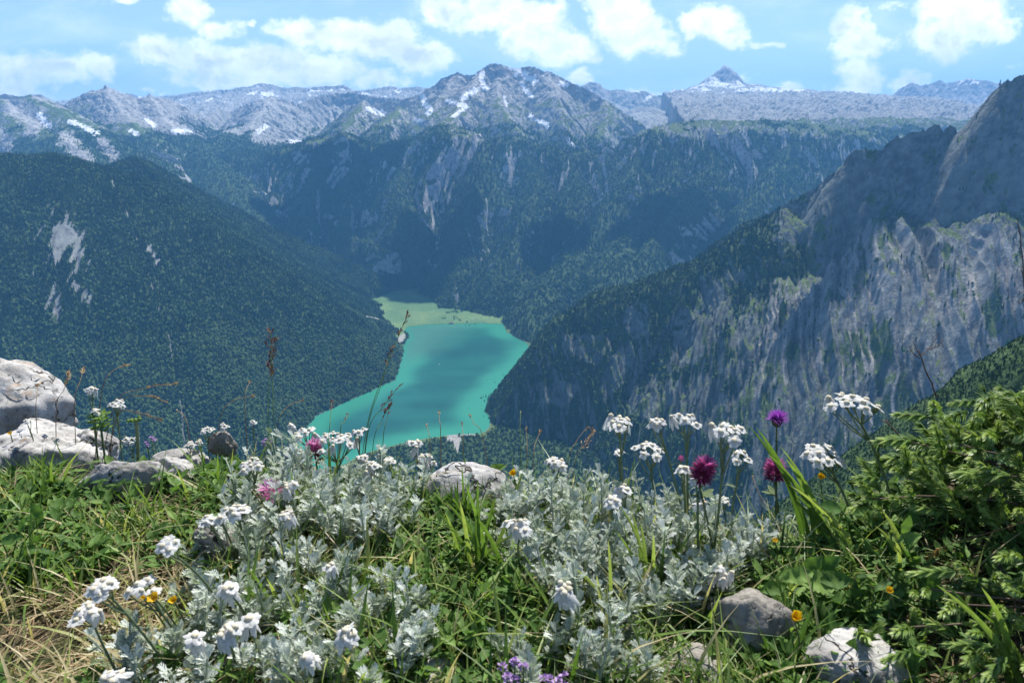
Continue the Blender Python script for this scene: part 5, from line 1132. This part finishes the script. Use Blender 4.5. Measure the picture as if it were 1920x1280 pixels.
leaf_plant('broadleaf_plant', 'plant with large toothed grey green leaf beside the grey boulder', [(1540, 1090, 76, .30, 15, .05, .95), (1498, 1078, 62, .26, 190, .1, .9), (1520, 1060, 50, .28, 60, .2, .6), (1552, 1058, 52, .26, 50, .3, .5), (1568, 1086, 58, .3, 15, .1, .5), (1568, 1126, 62, .33, -5, .1, .6), (1450, 1102, 48, .28, 185, .1, .55), (1610, 1120, 56, .28, 120, .2, .2)])
leaf_plant('broadleaf_plant', 'round leaved plant in the gap left of the lower juniper', [(1745, 1108, 46, .36, 10, .2, .6), (1752, 1086, 44, .3, 80, .4, .4), (1738, 1128, 40, .3, -40, .1, .55), (1705, 1008, 42, .25, 20, .3, .75), (1700, 985, 40, .25, 80, .4, .7), (1560, 950, 46, .3, 160, .2, .35)])
leaf_plant('broadleaf_plant', 'bright green leaves right of the domed rock', [(925, 880, 48, .22, 30, .3, .8), (900, 960, 40, .26, 160, .2, .6), (785, 962, 44, .3, 170, .2, .55), (940, 1010, 34, .3, 40, .3, .6)])
leaf_plant('leafy_herb', 'low leafy herb at the left edge in shade', [(18, 1010, 50, .22, 20, .2, .4), (40, 985, 44, .22, 60, .3, .5), (10, 1060, 50, .24, -20, .2, .35), (60, 1030, 40, .2, 150, .2, .5), (30, 1100, 46, .24, 10, .3, .35), (70, 960, 40, .2, 100, .3, .45)])
base = ground_at(188, 838); root = root_at('succulent', 'bright green rosette of round leaves right of the jagged rock', 'plant', base)
B = Bag(); T, F = ellip_T(6, .36, .15, .25, .8); c0 = P(188, 792, base[1]); u_ = base[1] / 1280
for i in range(60):
    a = i * 2.4; q = c0 + np.array([math.cos(a), math.sin(a), 0]) * 15 * u_ * math.sqrt((i % 20) / 20) + UP * (i // 20 - 1) * 14 * u_; d = np.array([math.cos(a), math.sin(a), rng.uniform(.1, .9)])
    V, Fs = scatter(T, F, q[None], basis(d[None], UP[None] + .01), [rng.uniform(9, 14) * u_]); B.add(V, Fs, rng.uniform(.7, 1))
link('leaves', B.mesh('leaves', M_HERB, origin=base), root); B = Bag(); V, F = tube(np.array([base, c0]), 2.2 * u_, 6); B.add(V, F, .3); link('stem', B.mesh('stem', M_STEM, origin=base), root)
base = ground_at(246, 850); c0 = P(256, 787, base[1]); root = root_at('flower_bud', 'yellow green flower bud on a short thick stalk behind the slanting slab', 'flower', base)
B = Bag(); V, F = stalk(base, c0, .0022, .0024); B.add(V, F, .9); link('stem', B.mesh('stem', M_STEM, origin=base), root); B = Bag(); D, F = ico(2)
for i in range(12): B.add(D * 3.4 * u_ + c0 + np.array([rng.normal(0, 5), rng.normal(0, 5), rng.normal(1, 1.5)]) * u_, F, rng.uniform(.8, 1))
link('buds', B.mesh('buds', M_HERB, origin=base), root)

# ------------------------------------------------------------------ juniper
def sprig_T(seed, m=66):
    r = np.random.default_rng(seed); T0, F0 = blade_T(3, .085, .3, .4); k_ = np.arange(m); t = k_ / m
    y = .02 + t * .93; bend = r.uniform(.02, .2); axis = np.stack([0 * y, y, -bend * y * y], -1)
    a = k_ * 2.2 + r.uniform(0, 6); op = np.interp(t, [0, .6, 1], [.62, .55, .25]); side = np.cos(a) * 1.0; nor = np.sin(a) * .95 + .12
    d = np.stack([side * np.sin(op), np.cos(op), nor * np.sin(op) - 2 * bend * y * .6], -1); V, Fs = scatter(T0, F0, axis, basis(d, np.array([0, 0, 1.]) + .01), np.interp(t, [0, .2, .8, 1], [.25, .27, .23, .16]) * r.uniform(.85, 1.15, m))
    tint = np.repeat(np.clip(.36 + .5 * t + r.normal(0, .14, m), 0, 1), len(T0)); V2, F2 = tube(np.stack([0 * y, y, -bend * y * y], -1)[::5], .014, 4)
    return np.concatenate([V, V2]), [Fs[0], F2[0] + len(V)], [F2[1] + len(V)], np.concatenate([tint, np.full(len(V2), .3)])
SPR = [sprig_T(i) for i in range(6)]
def sprig_mesh(i, dk=0.): V, F4, F3, t = SPR[i]; return mesh_np('sprig', V, F4 + F3, [M_JUN], {'tint': np.clip(t - dk, 0, 1)}, True)
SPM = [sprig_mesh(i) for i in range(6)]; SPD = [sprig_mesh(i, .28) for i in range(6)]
JU1 = [(1602, 885), (1640, 835), (1680, 775), (1735, 745), (1800, 735), (1850, 705), (1960, 690), (2120, 720), (2180, 960), (1900, 965), (1760, 950), (1660, 990), (1610, 960)]
JU2 = [(1650, 1110), (1720, 1060), (1800, 1045), (1950, 1015), (2150, 1000), (2150, 1330), (1700, 1330), (1650, 1250), (1610, 1180)]
def juniper(poly, label, n, nback, Y0, seed, ground_px):
    r = np.random.default_rng(seed); base = ground_at(*ground_px); root = root_at('juniper_bush', label, 'shrub', base)
    xs = [a for a, b in poly]; ys = [b for a, b in poly]; pts = []
    while len(pts) < n:
        a, b = r.uniform(min(xs), max(xs)), r.uniform(min(ys), max(ys))
        if pinside(np.array([a]), np.array([b]), poly)[0] and all((a - c) ** 2 + ((b - d) * 1.5) ** 2 > 17 ** 2 for c, d in pts): pts.append((a, b))
    pts.sort(key=lambda q: q[1]); Bk = Bag(); heart = np.array(base) + np.array([.10, .03, .05])
    def place(px, py, Y, back):
        tip = P(px, py, Y); f = tip[1] / 1280
        el = r.normal(.5, .32); az_ = r.normal(math.pi * 1.02, .7); d = np.array([math.cos(az_) * math.cos(el), -abs(r.normal(.35, .3)), math.sin(el) + .12]); d /= np.linalg.norm(d)
        L = r.uniform(80, 130) * f; nrm = np.array([r.normal(0, .25), -.35, 1.]); Bm = basis(d[None], nrm[None])[0]; return tip - d * L * .85, Bm, L
    for j, (px, py) in enumerate(pts):
        edge = (py - min(ys)) / (max(ys) - min(ys)); Y = Y0 - .14 * edge + r.uniform(-.02, .02) + .05 * (px - 1600) / 400 * 0
        q, Bm, L = place(px, py, Y, False); o = link('sprig', SPM[r.integers(0, 6)], root); M = Matrix(Bm.tolist()).to_4x4() @ Matrix.Diagonal((L, L, L, 1)); M.translation = Vector(q - base); o.matrix_local = M
        if r.uniform() < .22: V, F = tube(bez(q, (q + heart) / 2 - UP * .01, heart + r.normal(0, .02, 3), 6), np.linspace(.0007, .0013, 6), 5); Bk.add(V, F, r.uniform(0, 1))
    Bb = Bag()
    for j in range(nback):
        a, b = r.uniform(min(xs), max(xs)), r.uniform(min(ys), max(ys))
        if not pinside(np.array([a]), np.array([b - 30]), poly)[0]: continue
        q, Bm, L = place(a, b, Y0 + r.uniform(.0, .12), True); V, F4, F3, t = SPR[r.integers(0, 6)]; Bb.add((V @ Bm.T) * L + q, F4 + F3, np.clip(t - .18, 0, 1))  # inner sprigs tinted darker to paint the shade inside the bush
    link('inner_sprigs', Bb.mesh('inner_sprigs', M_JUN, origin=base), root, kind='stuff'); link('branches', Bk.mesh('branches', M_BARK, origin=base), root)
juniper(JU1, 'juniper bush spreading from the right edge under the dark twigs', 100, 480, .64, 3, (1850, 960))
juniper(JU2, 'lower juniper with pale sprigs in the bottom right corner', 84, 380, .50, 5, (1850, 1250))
# bare twigs
def twig(name, label, lines, Y, w=3.0):
    base = P(*lines[0][0], Y); root = root_at(name, label, 'twig', base); first = True
    for ln in lines:
        W = np.array([P(a, b, Y + .006 * i) for i, (a, b) in enumerate(ln)]); u = Y / 1280; k_ = np.linspace(0, len(W) - 1, 14); W2 = np.stack([np.interp(k_, np.arange(len(W)), W[:, j]) for j in range(3)], -1) + rng.normal(0, .35 * u, (14, 3))
        B = Bag(); ww = w if first else w * .6; V, F = tube(W2, np.linspace(ww * .62, ww * .28, 14) * u, 6); B.add(V, F, rng.uniform(.1, .8, len(V)))
        for i in range(2, 14, 3): V, F = tube(np.array([W2[i], W2[i] + rng.normal(0, 3.2, 3) * u]), .6 * u, 4); B.add(V, F, .6)
        link('branch', B.mesh('branch', M_BARK, origin=base), root); first = False
twig('dead_twig', 'dark forked dead twig sticking up left of the juniper top', [[(1756, 745), (1745, 715), (1734, 690), (1727, 668), (1722, 655)], [(1727, 668), (1740, 655), (1752, 640), (1760, 622)], [(1740, 656), (1755, 650), (1770, 637)], [(1727, 668), (1718, 655), (1712, 639)], [(1724, 672), (1712, 662), (1704, 647)]], .70)
twig('dead_twig', 'short brown twig pointing left above the juniper', [[(1692, 826), (1678, 806), (1664, 792), (1650, 788)], [(1664, 792), (1660, 784)]], .66)
twig('dead_twig', 'thin dark twig at the right edge against the crag', [[(1930, 620), (1922, 560), (1916, 470), (1908, 408)], [(1922, 560), (1912, 570)], [(1919, 520), (1914, 500)]], .72, 2.4)
twig('dead_twig', 'pink brown stalk crossing the large grey green leaf', [[(1560, 1150), (1520, 1110), (1480, 1075), (1438, 1040), (1412, 1005)]], .53, 3.0)

# ------------------------------------------------------------------ far things on and by the lake
def boxes(bs):
    B = Bag()
    for (x, y, z, a, b, c) in bs:
        V = np.array([(x + sx * a / 2, y + sy * b / 2, z + sz * c) for sx in (-1, 1) for sy in (-1, 1) for sz in (0, 1)]); B.add(V, np.array([(0, 1, 3, 2), (4, 6, 7, 5), (0, 4, 5, 1), (2, 3, 7, 6), (0, 2, 6, 4), (1, 5, 7, 3)]))
    return B
def plain(name, col): m, n = newmat(name); nz = n.noise(n.pos(), .8, 4, .6); n.out(n.pbsdf(n.mix(nz, tuple(c * .8 for c in col) + (1,), tuple(col) + (1,)), .6)); return m
M_WHITE = plain('white_paint', (.8, .8, .78)); M_ROOF = plain('shingle', (.16, .11, .08)); M_WALL = plain('limewash', (.62, .58, .5)); M_GLASS = plain('dark_glass', (.03, .04, .05)); M_WOOD = plain('weathered_wood', (.3, .22, .14))
lp = G(824, 683, ZL); root = root_at('boat', 'tiny white boat alone in the middle of the lake', 'boat', lp)
t = np.linspace(-1, 1, 13); wv = 2.0 * np.sqrt(np.clip(1 - np.abs(t) ** 2.6, 0.02, 1)); hull = np.concatenate([np.stack([s_ * wv * k, t * 7, np.full(13, zz) + .5 * t ** 2], -1)[None] for s_, k, zz in ((-1, 1, 1.3), (-1, .7, -.3), (1, .7, -.3), (1, 1, 1.3))]).transpose(1, 0, 2).reshape(-1, 3)
link('hull', Bag().add(hull, grid_faces(13, 4)).mesh('hull', M_WHITE), root); link('deck', Bag().add(np.stack([np.stack([-wv * .97, t * 6.9, 1.2 + .5 * t ** 2], -1), np.stack([wv * .97, t * 6.9, 1.2 + .5 * t ** 2], -1)], 1).reshape(-1, 3), grid_faces(13, 2)).mesh('deck', M_WOOD), root)
link('cabin', boxes([(0, -1, 1.2, 2.6, 6, 1.5)]).mesh('cabin', M_GLASS, False), root); link('roof', boxes([(0, -1, 2.7, 3.0, 6.6, .2)]).mesh('roof', M_WHITE, False), root)
def house(px, py, L, W, H, rot, label):
    q = G(px, py, ZL + 10); i = np.argmin((TX - q[0]) ** 2 + (TY - q[1]) ** 2); q = np.array([q[0], q[1], TZ.ravel()[i] - .3]); root = root_at('farmhouse', label, 'house', q, 'farmhouses on the lake meadow'); root.rotation_euler = (0, 0, R(rot))
    link('wall', boxes([(0, 0, 0, L, W, H)]).mesh('wall', M_WALL, False), root); h = H + W * .35; e = 1.2
    V = np.array([(-L / 2 - e, -W / 2 - e, H - .3), (L / 2 + e, -W / 2 - e, H - .3), (L / 2 + e, 0, h), (-L / 2 - e, 0, h), (-L / 2 - e, W / 2 + e, H - .3), (L / 2 + e, W / 2 + e, H - .3)])
    link('roof', Bag().add(V, [np.array([(0, 1, 2, 3), (3, 2, 5, 4)]), np.array([(0, 3, 4), (1, 5, 2)])]).mesh('roof', M_ROOF, False), root)
    for k_ in (-.3, 0, .3): link('window', boxes([(k_ * L, -W / 2 - .05, 1.2, 1.6, .2, 1.5)]).mesh('window', M_GLASS, False), root)
house(846, 604, 22, 14, 7, 10, 'larger farmhouse on the far lake meadow shore'); house(853, 606, 14, 10, 5, 80, 'smaller barn beside the farmhouse on the far meadow')
